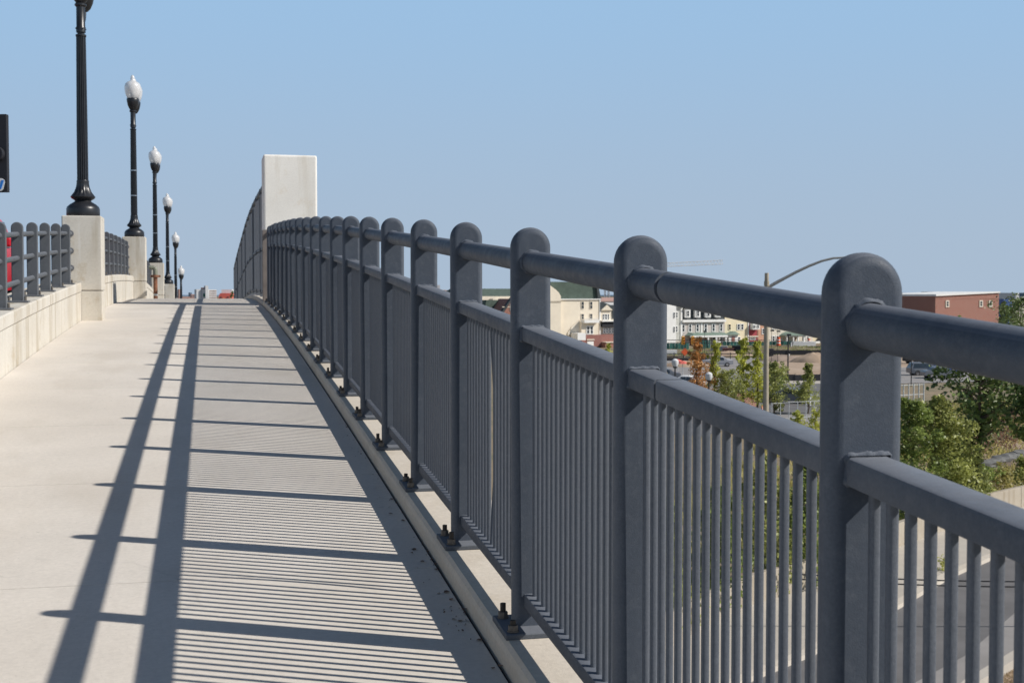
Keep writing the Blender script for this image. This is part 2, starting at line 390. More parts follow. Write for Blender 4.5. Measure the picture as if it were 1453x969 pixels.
# ------------------------------------------------------------------ right-hand railing
XR, Y1, S, H = 1.0050, 1.83689, 1.06265, 1.30
PW, PD, PR = .130, .054, .022
NP = 20                                           # posts seen, number 0 stands beside the camera
def post_mesh(name, W, D, Ht, r, seg=20, base=0.0):
    """rounded-top plate post with softened edges: stacked outlines across the depth"""
    mb = MB(); rings = []
    def outline(w, h):
        pts = [(-w/2, base), (w/2, base)]
        for k in range(seg+1):
            a = math.pi*k/seg; pts.append((w/2*math.cos(a), h-w/2+w/2*math.sin(a)))
        return pts
    lay = [(-D/2, r+.0008)] + [(-D/2+r*(1-math.cos(R(a))), r*(1-math.sin(R(a)))) for a in (0, 22, 45, 68, 90)]   # (y, inset)
    lay += [(lay[-1][0]+.0008, 0)]
    allr = lay + [(-yy, ins) for yy, ins in reversed(lay)]
    for yy, ins in allr:
        rings.append([(x, yy, z) for x, z in outline(W-2*ins, Ht-ins)])
    mb.loft(rings); bmesh.ops.recalc_face_normals(mb.bm, faces=mb.bm.faces)
    me = bpy.data.meshes.new(name); mb.bm.to_mesh(me); mb.bm.free()
    me.polygons.foreach_set('use_smooth', [True]*len(me.polygons)); me.set_sharp_from_angle(angle=R(50))
    return me
rail = thing('steel_railing', 'slate blue steel railing with round-topped posts and close bars along right of walkway', 'railing', (XR, 0, 0))
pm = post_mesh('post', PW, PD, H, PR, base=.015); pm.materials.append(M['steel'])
plm = MB().box((0, 0, .0095), (.215, .205, .019)); bmesh.ops.bevel(plm.bm, geom=plm.bm.edges[:], offset=.003, segments=1, affect='EDGES')
me_pl = bpy.data.meshes.new('base_plate'); plm.bm.to_mesh(me_pl); plm.bm.free(); me_pl.materials.append(M['plate'])
def nut_mesh():
    mb = MB(); mb.bar((0, 0, .019), (0, 0, .023), .019, 16); mb.bar((0, 0, .023), (0, 0, .040), .0165, 6)
    bmesh.ops.recalc_face_normals(mb.bm, faces=mb.bm.faces)
    me = bpy.data.meshes.new('nut'); mb.bm.to_mesh(me); mb.bm.free(); me.materials.append(M['bolt']); return me
def rod_mesh(h):
    mb = MB(); mb.bar((0, 0, .02), (0, 0, h), .0095, 10); me = bpy.data.meshes.new('threaded_rod'); mb.bm.to_mesh(me); mb.bm.free(); me.materials.append(M['bolt_dark']); return me
me_nut, me_rod = nut_mesh(), [rod_mesh(.055), rod_mesh(.068), rod_mesh(.062)]
ZP, RP = H-.113, .0365                            # pipe centre above the kerb, pipe radius
ZM0, ZM1, MW = H-.365, H-.318, .074               # middle rail bottom, top, width
ZB0, ZB1 = .078, .122                             # bottom rail
def fillet(name, loop, grow):
    """irregular painted weld: a thin ragged skirt round a rail where it meets the post"""
    mb = MB(); rnd = random.Random(3); rings = []
    prof_ = [(-PD/2-.0065, -.0012), (-PD/2-.0042, .0016), (-PD/2-.0018, .0034), (-PD/2+.003, .0050)]
    raw = [rnd.uniform(.3, 1.7) for _ in loop]; n_l = len(loop); wob = [(raw[i]+raw[(i+1) % n_l]+raw[(i+2) % n_l])/3 for i in range(n_l)]
    for y_, o_ in prof_: rings.append([(x+nx*o_*(w_ if o_ > 0 else 1), y_-(.003*(w_-1) if o_ < .005 else 0), z+nz*o_*(w_ if o_ > 0 else 1)) for (x, z, nx, nz), w_ in zip(loop, wob)])
    mb.loft(rings, cap=False); bmesh.ops.recalc_face_normals(mb.bm, faces=mb.bm.faces)
    me = bpy.data.meshes.new(name); mb.bm.to_mesh(me); mb.bm.free()
    me.polygons.foreach_set('use_smooth', [True]*len(me.polygons)); me.materials.append(M['steel']); return me
lp = [(RP*math.cos(a), ZP+RP*math.sin(a), math.cos(a), math.sin(a)) for a in [2*math.pi*k/60 for k in range(60)]]
me_w1 = fillet('weld', lp, 1)
lq = []; hw_, z0_, z1_ = MW/2, ZM0, ZM1
for k in range(22): lq.append((-hw_+2*hw_*(k+.5)/22, z1_, 0, 1))
for k in range(12): lq.append((hw_, z1_-(z1_-z0_)*(k+.5)/12, 1, 0))
for k in range(22): lq.append((hw_-2*hw_*(k+.5)/22, z0_, 0, -1))
for k in range(12): lq.append((-hw_, z0_+(z1_-z0_)*(k+.5)/12, -1, 0))
me_w2 = fillet('weld', lq, 1)
YP = [Y1+(k-1)*S for k in range(0, NP+1)]         # YP[0] is just behind the frame edge
for k, Y in enumerate(YP):
    z = top(Y)
    p = link('post', pm, rail, (random.gauss(0, .0012), Y, z+random.gauss(0, .001)))
    p.rotation_euler = (random.gauss(0, .0025), random.gauss(0, .0025), random.gauss(0, .008))
    link('base_plate', me_pl, p, (0, 0, 0)).rotation_euler[0] = math.atan((deck(Y+.1)-deck(Y-.1))/.2)
    for bx, by in ((-.078, -.074), (-.078, .07), (.08, -.074), (.08, .07)):
        nb = link('nut', me_nut, p, (bx, by, by*.06)); link('threaded_rod', me_rod[(k+(by > 0)) % 3], p, (bx, by, by*.06))
    if k < 9:
        link('weld', me_w1, p); link('weld', me_w2, p)
ZR = lambda Y, h: top(Y)+h
def rail_piece(name, y0, y1, kind):
    mb = MB(); n = 4; rings = []
    for i in range(n+1):
        Y = y0+(y1-y0)*i/n; z = top(Y)
        if kind == 'pipe': rings.append([(RP*math.cos(2*math.pi*q/28), Y, z+ZP+RP*math.sin(2*math.pi*q/28)) for q in range(28)])
        else:
            a, b = (ZM0, ZM1) if kind == 'mid' else (ZB0, ZB1)
            W = MW if kind == 'mid' else .060; c = .007 if kind == 'mid' else .005
            rings.append([(x, Y, z+h) for x, h in ((-W/2+c, a), (W/2-c, a), (W/2-.3*c, a+.3*c), (W/2, a+c), (W/2, b-c), (W/2-.3*c, b-.3*c), (W/2-c, b), (-W/2+c, b), (-W/2+.3*c, b-.3*c), (-W/2, b-c), (-W/2, a+c), (-W/2+.3*c, a+.3*c))])
    mb.loft(rings); return mb.build(name, M['steel'], rail, smooth=True)
YJ = {2: YP[2]-.21}                                # expansion joint before post 2
def runs(kind):
    e = .004; gap = .010 if kind == 'pipe' else .006
    ends = [YP[0]-1.2] + YP
    for i in range(len(ends)-1):
        a, b = ends[i], ends[i+1]
        if i == 2 or i == 12:
            j = b-.21
            rail_piece({'pipe': 'top_rail', 'mid': 'middle_rail', 'bot': 'bottom_rail'}[kind], a+e, j-gap, kind)
            rail_piece({'pipe': 'top_rail', 'mid': 'middle_rail', 'bot': 'bottom_rail'}[kind], j+gap, b-e, kind)
            mb = MB(); z = top(j)
            if kind == 'pipe': mb.bar((0, j-.06, z+ZP-.004), (0, j+.06, z+ZP+.004), RP-.006, 24)
            else:
                a_, b_ = (ZM0, ZM1) if kind == 'mid' else (ZB0, ZB1); mb.box((0, j, z+(a_+b_)/2), ((MW if kind == 'mid' else .06)-.012, .1, b_-a_-.012))
            mb.build('sleeve', M['gap'], rail)
        else: rail_piece({'pipe': 'top_rail', 'mid': 'middle_rail', 'bot': 'bottom_rail'}[kind], a+e, b-e, kind)
for k_ in ('pipe', 'mid', 'bot'): runs(k_)
rail_piece('top_rail', YP[-1]+.004, 22.6, 'pipe')
# bars
BW = .0158; NB = 19
def bar_mesh(bend=0.0, seg=3):
    h0, h1 = ZB1-.003, ZM0+.003; mb = MB(); n = 1 if not bend else 16; rings = []; a = BW/2; c = .0042
    for i in range(n+1):
        t = i/n; z = h0+(h1-h0)*t; dx = bend*math.sin(math.pi*t)**1.5
        rings.append([(x+dx, y_+dx*.7, z) for x, y_ in ((-a+c, -a), (a-c, -a), (a-.3*c, -a+.3*c), (a, -a+c), (a, a-c), (a-.3*c, a-.3*c), (a-c, a), (-a+c, a), (-a+.3*c, a-.3*c), (-a, a-c), (-a, -a+c), (-a+.3*c, -a+.3*c))])
    mb.loft(rings); bmesh.ops.recalc_face_normals(mb.bm, faces=mb.bm.faces)
    me = bpy.data.meshes.new('bar'); mb.bm.to_mesh(me); mb.bm.free()
    me.polygons.foreach_set('use_smooth', [True]*len(me.polygons)); me.set_sharp_from_angle(angle=R(60)); me.materials.append(M['steel']); return me
me_bar, me_bent = bar_mesh(), bar_mesh(.020)
cnt = 0; far = MB()
ends = [YP[0]-S] + YP
for i in range(len(ends)-1):
    a, b = ends[i], ends[i+1]
    for q in range(1, NB+1):
        Y = a+(b-a)*q/(NB+1)
        if Y < -.3: continue
        z = top(Y)+random.uniform(-.0005, .0005)
        if cnt < 285:
            o = link('bar', me_bent if (i == 4 and q == 11) else me_bar, rail, (0, Y, z)); cnt += 1
            o.rotation_euler = (0, 0, random.uniform(-.03, .03))
        else: far.box((0, Y, z+(ZB1+ZM0)/2), (BW, BW, ZM0-ZB1))
far.build('bar', M['steel'], rail)['kind'] = 'stuff'

# ------------------------------------------------------------------ pylons and tall fence past the expansion joint
def pylon(x0, x1, y0, y1, zt, label):
    t = thing('concrete_pylon', label, 'pylon', ((x0+x1)/2, (y0+y1)/2, top(y0)))
    zb = top(y0); W, D = x1-x0, y1-y0
    MB().box((0, 0, (1.18)/2-.3), (W-.02, D-.02, 1.18+.6)).build('shaft', M['pylon'], t, bevel=.012)
    MB().box((0, 0, (1.183+zt-zb)/2), (W, D, zt-zb-1.183)).build('upper_block', M['pylon'], t, bevel=.035, seg=3)
    return t
pylon(.915, 1.845, 22.6, 23.35, 2.43, 'tall pale concrete pylon block at the end of the near railing')
pylon(1.0, 1.9, 55.3, 56.1, 1.27, 'far concrete pylon just left of the dark fence end past the crest')
fen = thing('tall_fence', 'tall dark steel picket fence beyond the concrete pylon, falling away over the crest', 'fence', (XR, 0, 0))
FY0, FY1, FH = 23.5, 54.9, 2.13
pf = MB().box((0, 0, FH/2), (.09, .06, FH)); me_fp = bpy.data.meshes.new('post'); pf.bm.to_mesh(me_fp); pf.bm.free(); me_fp.materials.append(M['steel'])
nF = 14
for k in range(nF+1):
    Y = FY0+(FY1-FY0)*k/nF; link('post', me_fp, fen, (0, Y, top(Y)))
def frail(name, h, hh, w_): 
    mb = MB(); rings = []
    for i in range(57):
        Y = FY0+(FY1-FY0)*i/56; z = top(Y)+h; rings.append([(-w_/2, Y, z-hh), (w_/2, Y, z-hh), (w_/2, Y, z+hh), (-w_/2, Y, z+hh)])
    mb.loft(rings).build(name, M['steel'], fen)
frail('top_rail', FH-.03, .03, .07); frail('middle_rail', .95, .025, .055); frail('bottom_rail', .12, .025, .055)
mb = MB(); Y = FY0+.06
while Y < FY1: mb.box((0, Y, top(Y)+FH/2), (.018, .018, FH-.24)); Y += .085
mb.build('bar', M['steel'], fen)['kind'] = 'stuff'
ep = MB().box((0, 0, .62), (.10, .12, 1.24)).build('fence_end_post', M['rust'], bevel=.008); ep.location = (.935, 22.5, top(22.4))
ep.data.materials.clear(); ep.data.materials.append(plain('brown_grey_channel', (.17, .145, .13), .6, .2, 5))
tag(ep, 'brownish steel end post against the left edge of the concrete pylon', 'post')

# ------------------------------------------------------------------ left parapet, pedestals, railing, lamps
PEDY = [18.2, 30.2, 41.6, 53.4, 65.4, 77.2]
XF, XB = -1.690, -2.14
spans = [(-5.5, PEDY[0]-.26)] + [(PEDY[i]+.26, PEDY[i+1]-.26) for i in range(5)]
names = ['nearest stretch of stained concrete parapet, left edge of walkway', 'parapet between the first two lamp pedestals', 'short parapet stretch behind the rusty standpipe', 'parapet sinking over the crest behind third pedestal', 'hidden low parapet beyond the fourth pedestal', 'last parapet stretch past the fifth pedestal']
for (a, b), nm in zip(spans[:4], names):
    par = thing('parapet_wall', nm, 'parapet')
    n = max(1, round((b-a)/2.9)); st = (b-a)/n
    for k in range(n):
        ya, yb = a+k*st, a+(k+1)*st
        ribbon('wall_panel', M['wall'], [(XB, -.5), (XF-.006, -.5), (XF-.006, .385), (XB, .385)], ya, yb, .75, par, gap=.004)
        ribbon('coping', M['wall'], [(XB-.01, .393), (XF, .393), (XF+.004, .40), (XF+.004, .50), (XF-.006, .512), (XB-.01, .512)], ya, yb, .75, par, gap=.004)
    ribbon('recess', M['gap'], [(XB+.02, -.3), (XF-.03, -.3), (XF-.03, .5), (XB+.02, .5)], a, b, 1, par)
lpm = post_mesh('post', .112, .05, .775, .01, base=.0); lpm.materials.append(M['steel_left'])
me_lpl = bpy.data.meshes.new('base_plate'); b_ = MB().box((0, 0, .008), (.20, .16, .016)); b_.bm.to_mesh(me_lpl); b_.bm.free(); me_lpl.materials.append(M['steel_left'])
me_ln = bpy.data.meshes.new('nut'); b_ = MB().bar((0, 0, .016), (0, 0, .055), .013, 6); b_.bm.to_mesh(me_ln); b_.bm.free(); me_ln.materials.append(M['bolt'])
XL = -1.815
lnames = ['low grey railing on the nearest parapet, in front of the red car', 'low grey railing on the parapet between the first two lamps', 'low grey railing between second and third lamp pedestals', 'low grey railing past the third lamp pedestal']
for (a, b), nm in zip(spans[:4], lnames):
    lr = thing('parapet_railing', nm, 'railing', (XL, 0, 0))
    n = int((b-a)//S); ys = [b-.60-S*k for k in range(n+1) if b-.60-S*k > max(a+.1, 3)]
    for Y in ys:
        p = link('post', lpm, lr, (0, Y, deck(Y)+.513)); link('base_plate', me_lpl, p)
        for bx in (-.075, .075): link('nut', me_ln, p, (bx, -.055, 0))
    y0 = ys[-1]-.4
    for h in (.655, .425, .195):
        mb = MB(); m_ = 26; rings = []
        for i in range(m_+1):
            Y = y0+(b+.06-y0)*i/m_; z = deck(Y)+.513+h; rings.append([(.026*math.cos(2*math.pi*q/14), Y, z+.026*math.sin(2*math.pi*q/14)) for q in range(14)])
        mb.loft(rings).build('rail', M['steel_left'], lr, smooth=True)
        MB().bar((0, b-.045, deck(b)+.513+h), (0, b-.002, deck(b)+.513+h), .042, 16).build('end_flange', M['steel_left'], lr, smooth=True)
pn = ['nearest concrete lamp pedestal, white stained, beside the nearest railing', 'second concrete lamp pedestal from the camera', 'third concrete lamp pedestal, behind the rusty standpipe', 'fourth concrete pedestal, its base dipping behind the crest', 'fifth concrete pedestal, low over the crest', 'farthest concrete pedestal over the crest']
XPd = -1.675
for k, Y in enumerate(PEDY):
    t = thing('lamp_pedestal', pn[k], 'pedestal', (XPd, Y, deck(Y)), 0, 'concrete pedestals under the street lamps')
    MB().box((0, 0, .39/2-.15), (.502, .50, .39+.3)).build('base_block', M['wall'], t, bevel=.006)
    MB().box((0, 0, .20), (.46, .46, .5)).build('joint_core', M['gap'], t)
    MB().box((0, 0, (.398+1.40)/2), (.51, .51, 1.002)).build('upper_block', M['wall'], t, bevel=.014)

def make_lamp():
    t = thing('street_lamp', 'x', 'street lamp', group='black acorn street lamps along the walkway')
    mb = MB(); mb.lathe([(.212, 0), (.218, .02), (.218, .10), (.208, .13), (.17, .165), (.112, .20), (.105, .215), (.15, .245), (.163, .265), (.15, .285), (.115, .33), (.088, .40), (.080, .46), (.083, .475), (.079, .49)], 48, mod=lambda k, z: 1.0 if (z < .275 or z > .45 or k % 3) else .90)
    mb.build('base', M['black'], t, smooth=True)
    MB().lathe([(.074, .485), (.072, 1.2), (.063, 2.42), (.070, 2.43), (.070, 2.45), (.05, 2.46)], 48, mod=lambda k, z: (1.0 if z > 2.425 else (1.0 if k % 3 else .86))).build('pole', M['black'], t)
    mb = MB().lathe([(.045, 2.455), (.045, 2.475), (.062, 2.48), (.064, 2.55), (.058, 2.56), (.058, 2.82), (.078, 2.84), (.078, 2.86), (.05, 2.88)], 20)
    for a in range(4): mb.bar((.06*math.cos(a*1.57+.5), .06*math.sin(a*1.57+.5), 2.53), (.075*math.cos(a*1.57+.5), .075*math.sin(a*1.57+.5), 2.53), .01, 6)
    mb.build('collar', M['black'], t, smooth=True)
    def head(dx, dy, dz):
        hd = MB().lathe([(.05, 2.87), (.085, 2.91), (.115, 2.98), (.132, 3.06), (.138, 3.12), (.128, 3.135)], 24).build('lamp_cup', M['black'], t, smooth=True, loc=(dx, dy, dz))
        MB().lathe([(.10, 3.13), (.13, 3.15), (.165, 3.24), (.182, 3.33), (.183, 3.40), (.165, 3.46), (.118, 3.505), (.062, 3.53), (.048, 3.55), (.05, 3.59), (.040, 3.63), (.028, 3.655), (.010, 3.665)], 40,
                   mod=lambda k, z: 1.0+.008*(1 if k % 2 else -1)).build('globe', M['globe'], hd, smooth=True)
        MB().lathe([(.03, 3.12), (.045, 3.16), (.05, 3.28), (.02, 3.32)], 12).build('bulb', M['white'], hd, smooth=True)
        return hd
    head(0, 0, 0); head(.02, .44, -.01)
    MB().tube([(0, .05, 2.66), (.01, .25, 2.64), (.02, .41, 2.74), (.02, .44, 2.88)], [.022, .022, .022, .03]).build('bracket_arm', M['black'], t, smooth=True)
    for z in (.93, 1.50): MB().lathe([(.0775, z), (.0775, z+.018)], 24).build('strap', M['silver'], t)
    return t
proto = make_lamp()
ln = ['nearest street lamp, its acorn head cut off by the top of the photo', 'second street lamp, full glass acorn globe against the sky', 'third street lamp along the walkway, on pedestal behind standpipe', 'fourth street lamp, base just above the crest', 'fifth street lamp, thin pole rising behind the crest', 'farthest street lamp, only its globe showing beside the fifth pole']
for k, Y in enumerate(PEDY):
    o = proto if k == 0 else copy_tree(proto)
    o.location = (XPd, Y, deck(Y)+1.402); o['label'] = ln[k]
    o.rotation_euler = (0, 0, random.uniform(-.03, .03))
for ch in list(proto.children):
    if ch.name.startswith('strap'): bpy.data.objects.remove(ch)

# standpipe beside the parapet
sp = thing('standpipe', 'rusty standpipe with brass elbow in front of the third pedestal', 'pipe', (-1.40, 34.6, deck(34.6)))
MB().bar((0, 0, -.05), (0, 0, .62), .055, 14).build('riser', M['rust'], sp, smooth=True)
mb = MB(); mb.bar((0, 0, .60), (0, 0, .66), .10, 14); mb.bar((-.13, 0, .63), (.13, 0, .63), .025, 8); mb.build('flange', M['rust'], sp, smooth=True)
MB().tube([(0, 0, .66), (0, 0, .80), (-.03, -.01, .85), (-.16, -.02, .86)], [.06, .06, .06, .045], 12).build('elbow', M['verdigris'], sp, smooth=True)
MB().bar((0, 0, .0), (0, 0, .03), .085, 14).build('foot_collar', M['black'], sp)
MB().bar((0, 0, .12), (0, 0, .17), .0575, 14).build('band', M['galv_light'], sp)

# leaf litter in the gutter
mb = MB()
for i in range(130):
    Y = random.uniform(1.2, 9) if i % 3 else random.choice([2.3, 3.1, 3.5, 4.3, 4.5, 5.1])+random.gauss(0, .10)
    X = .880-abs(random.gauss(0, .045)); s = random.choice((.003, .004, .006, .009, .014)) if X > .80 else .003; a = random.uniform(0, 6.28); z = deck(Y)+.002
    mb.sheet([(X+s*math.cos(a+q)*(.6 if q % 3.14 > 1 else 1), Y+s*math.sin(a+q), z+random.uniform(0, .006)) for q in (0, 1.2, 2.6, 3.9, 5.1)])
tag(mb.build('leaf_litter', M['litter']), 'dry leaf crumbs lying in the gutter by the kerb', 'litter', kind='stuff')

# ------------------------------------------------------------------ red car and black sign on the road side
def car_body_mesh(kind='suv'):
    # side profile stations (x from the tail), each a ring of half widths
    if kind == 'suv': top_ = [(0, .95), (.08, 1.15), (.35, 1.62), (.6, 1.70), (2.2, 1.70), (2.6, 1.62), (3.2, 1.14), (3.4, 1.06), (4.2, .98), (4.45, .85), (4.55, .55)]
    elif kind == 'van': top_ = [(0, 1.2), (.05, 1.95), (.3, 2.02), (3.4, 2.02), (3.8, 1.9), (4.3, 1.25), (4.5, 1.1), (4.9, .95), (5.0, .6)]
    else: top_ = [(0, .8), (.1, .98), (.8, 1.05), (1.3, 1.40), (1.7, 1.46), (2.5, 1.44), (3.2, 1.02), (3.4, .97), (4.2, .88), (4.45, .7), (4.5, .5)]
    return top_
def make_car(name, label, cat, loc, rz, kind, paint, group=None, detail=True):
    t = thing(name, label, cat, loc, rz, group); tp = car_body_mesh(kind)
    L = tp[-1][0]; hw = .92
    belt = .98 if kind == 'suv' else (.92 if kind == 'car' else 1.2)
    mb = MB(); rings = []
    for (x, z) in tp:
        zb = .28 if .15 < x < L-.2 else .38; b2 = min(z, belt); e = 1 if .2 < x < L-.3 else .93
        wt = hw*e; wr = wt*(1-.22*max(0, (z-belt))/.8)
        rings.append([(-wt*.96, x, zb), (wt*.96, x, zb), (wt, x, (zb+b2)/2), (wt*.97, x, b2-.02), (wr, x, max(z-.06, b2-.01)), (wr*.82, x, z), (-wr*.82, x, z), (-wr, x, max(z-.06, b2-.01)), (-wt*.97, x, b2-.02), (-wt, x, (zb+b2)/2)])
    mb.loft(rings).build('body', paint, t, smooth=True)
    cab = [p for p in tp if p[1] > belt+.25]; xs0, xs1 = cab[0][0]+.08, cab[-1][0]-.05
    if kind == 'van': xs0 = 3.0
    ztop = max(p[1] for p in tp)
    for sgn in (-1, 1):
        segs = 1 if kind == 'van' else 3 if kind == 'suv' else 2
        for q in range(segs):
            a = xs0+(xs1-xs0)*(q+.04)/segs; b = xs0+(xs1-xs0)*(q+.96)/segs
            wz0 = hw*.975; wz1 = hw*(1-.22*(ztop-.12-belt)/.8)+.004
            pts = [(sgn*wz0, a-(.12 if q == 0 else 0), belt+.03), (sgn*wz0, b+(.28 if q == segs-1 else 0), belt+.03), (sgn*wz1, b, ztop-.12), (sgn*wz1, a, ztop-.12)]
            MB().prism(pts, None, (sgn*.012, 0, 0)).build('side_window', M['glass'], t)
    # windscreen and rear screen
    def screen(i0, i1, nm):
        (xa, za), (xb, zb) = tp[i0], tp[i1]; za2, zb2 = za, zb
        wa_, wb_ = [.80*hw*(1-.22*max(0, z-belt)/.8) for z in (za, zb)]
        d = Vector((0, -(zb-za), xb-xa)).normalized()*.02
        if d.z < 0: d = -d
        f0, f1 = .1, .9
        pa = lambda f: (xa+(xb-xa)*f, za+(zb-za)*f, wa_+(wb_-wa_)*f)
        x0_, z0_, w0_ = pa(f0); x1_, z1_, w1_ = pa(f1)
        MB().prism([(-w0_, x0_, z0_), (w0_, x0_, z0_), (w1_, x1_, z1_), (-w1_, x1_, z1_)], None, d).build(nm, M['glass'], t)
    if kind == 'suv': screen(1, 2, 'rear_window'); screen(5, 6, 'windscreen')
    elif kind == 'car': screen(2, 3, 'rear_window'); screen(5, 6, 'windscreen')
    else: screen(4, 5, 'windscreen')
    wr_ = .36 if kind != 'car' else .32
    for x in (.85, L-.9):
        for sgn in (-1, 1):
            o = MB().bar((sgn*(hw-.2), x, wr_), (sgn*(hw+.01), x, wr_), wr_, 24).build('wheel', M['rubber'], t, smooth=True)
            MB().bar((sgn*(hw-.0), x, wr_), (sgn*(hw+.02), x, wr_), wr_*.6, 12).build('rim', M['chrome'], o)
    if detail:
        for sgn in (-1, 1):
            MB().box((sgn*.78, .02, .88), (.16, .08, .28)).build('tail_light', M['coral'], t)
            MB().box((sgn*.68, L-.08, .70), (.3, .1, .14)).build('headlight', M['chrome'], t)
            MB().box((sgn*1.0, xs1-.15, belt+.10), (.16, .12, .14)).build('mirror', paint, t, bevel=.03)
        MB().box((0, .0, .42), (1.7, .12, .2)).build('bumper', paint, t, bevel=.03)
    return t
yc = 19.6
rc = make_car('red_car', 'shiny red car on the road behind the left railing, cut by the photo edge', 'car', (-3.3-.92, 24.6, deck(24.6)-.05), math.pi, 'car', M['red'])
rc.rotation_euler[0] = -math.atan((deck(25)-deck(21))/4); rc.scale = (1, 1.12, 1.09)
bp = at(6, 219, 13.0)
sg = thing('black_sign', 'black panel with round lens and blue and white sticker, cut by left edge of photo', 'sign', (bp.x-.395, bp.y+.1, deck(12.7)), -YAW)
zc = bp.z-deck(12.7)
MB().box((0, 0, zc), (.94, .06, .79)).build('panel', M['gap'], sg, bevel=.006)
MB().bar((-.3, .05, -.3), (-.3, .05, zc+.3), .04, 12).build('pole', M['black'], sg)
mb = MB().lathe([(.05, 0), (.075, 0), (.075, .07), (.055, .07), (.05, .01)], 24); o = mb.build('lens_hood', M['gap'], sg, smooth=True); o.rotation_euler = (R(90), 0, 0); o.location = (.375, -.03, zc-.01)
# sticker: rounded white shape with the end of a slanted blue letter N
mb = MB(); pts = []
x0, x1, z0, z1 = .20, .440, zc-.385, zc-.255
for cx_, cz_, a0 in ((x1-.04, z1-.04, 0), (x0+.04, z1-.04, 90), (x0+.04, z0+.04, 180), (x1-.04, z0+.04, 270)):
    for q in range(5): a = R(a0+q*22.5); pts.append((cx_+.04*math.cos(a)+(cz_-zc+.32)*.25, -.032, cz_+.04*math.sin(a)))
mb.prism(pts, None, (0, -.003, 0)).build('sticker', M['white'], sg)
mb = MB()
def stroke(a, b, w_): 
    mb.prism([(a[0]-w_/2, -.0355, a[1]), (a[0]+w_/2, -.0355, a[1]), (b[0]+w_/2, -.0355, b[1]), (b[0]-w_/2, -.0355, b[1])], None, (0, -.003, 0))
zz0, zz1 = zc-.365, zc-.275
stroke((.33, zz0), (.352, zz1), .026); stroke((.388, zz0), (.356, zz1), .024)
stroke((.395, zz0), (.425, zz1), .026)
mb.build('letter', plain('bright_blue_print', (.02, .20, .62), .5), sg)

# ------------------------------------------------------------------ ground below the bridge
def sheet(name, pts, mat, dz, z=GZ, kind='structure'):
    mb = MB(); ps = [(p.x, p.y, z+dz) for p in pts]; mb.sheet(ps)
    o = mb.build(name, mat); o['kind'] = kind
    if o.data.polygons[0].normal.z < 0: o.data.flip_normals()
    return o
mb = MB(); n_ = 60; sz = 9000.0
mb.sheet([(-sz, -200, GZ), (sz, -200, GZ), (sz, sz, GZ), (-sz, sz, GZ)])
o = mb.build('ground', M['ground']); o['kind'] = 'structure'
if o.data.polygons[0].normal.z < 0: o.data.flip_normals()
def gpoly(pix): return [gp(x, y) for x, y in pix]
# near street
kl = gpoly([(700, 1130), (900, 1050), (1020, 994), (1157, 936), (1283, 866), (1353, 824), (1415, 796), (1453, 786), (1560, 770), (1800, 748)])
lowk = gpoly([(1560, 885), (1453, 937), (1376, 985), (1290, 1060), (1230, 1150)])
sheet('street', kl + gpoly([(1800, 860)]) + lowk + gpoly([(700, 1300)]), M['asphalt'], .006)
sheet('worn_lane', gpoly([(1290, 982), (1376, 935), (1452, 868), (1560, 822), (1700, 800), (1700, 850)]) + gpoly([(1560, 883), (1453, 935), (1376, 983), (1290, 1058)]), M['lane'], .010)
wallpix = [(700, 1010), (780, 960), (900, 903), (983, 858), (1053, 824), (1158, 795), (1287, 741), (1400, 704), (1453, 692), (1560, 670), (1700, 650)]
WH = 1.0; wl = [gp(x, y, GZ+WH) for x, y in wallpix]
for p in wl: p.z = GZ
sheet('street_sidewalk', wl + kl[::-1][:], M['walk2'], .012)
def strip_wall(name, pts, h, th, mat, label=None, cat=None, z0=GZ, joint=0, chamf=.02):
    t = MB(); rings = []
    for i, p in enumerate(pts):
        a = pts[max(0, i-1)]; b = pts[min(len(pts)-1, i+1)]; d = (b-a); d.z = 0; d.normalize(); nrm = Vector((-d.y, d.x, 0))
        q = p+nrm*th; rings.append([(p.x, p.y, z0-.2), (q.x, q.y, z0-.2), (q.x, q.y, z0+h), (p.x, p.y, z0+h)])
    o = t.loft(rings).build(name, mat)
    if label: tag(o, label, cat)
    else: o['kind'] = 'structure'
    return o
def resample(pts, st):
    out = [pts[0]]
    for a, b in zip(pts, pts[1:]):
        n = max(1, int((b-a).length/st))
        for k in range(1, n+1): out.append(a+(b-a)*k/n)
    return out
# retaining wall cast in panels
rw = thing('retaining_wall', 'low weathered concrete retaining wall curving along the street below', 'wall')
rp = resample(wl, 2.6)
for a, b in zip(rp, rp[1:]):
    d = (b-a); d.z = 0; L = d.length
    if L < .3: continue
    o = MB().box((L/2, .13, WH/2-.1), (L-.02, .26, WH+.2)).build('wall_panel', M['retwall'], rw, bevel=.015, seg=1)
    o.location = (a.x, a.y, GZ); o.rotation_euler = (0, 0, math.atan2(d.y, d.x))
strip_wall('street_kerb', kl, .15, .32, M['kerb'])
strip_wall('street_kerb', gpoly([(1560, 885), (1453, 937), (1376, 985), (1290, 1060), (1230, 1150)]), .30, .34, M['walk2'])
sheet('verge', gpoly([(1560, 893), (1453, 950), (1400, 985), (1330, 1080), (1700, 1100)]), M['dirt'], .02)
# two cables swinging across the street below
for k, (ya, yb, nm) in enumerate([(817, 822, 'upper of two thin dark cables strung over the street below'), (824, 830, 'lower of two thin dark cables strung over the street below')]):
    a = at(1130, ya, 39); b = at(1640, yb+4, 39); mb = MB(); pts = []
    for i in range(17):
        t_ = i/16; p = a.lerp(b, t_); p.z -= .12*math.sin(math.pi*t_); pts.append(p)
    tag(mb.tube(pts, [.022]*17, 6).build('cable', M['black']), nm, 'cable', 'cables over the street')

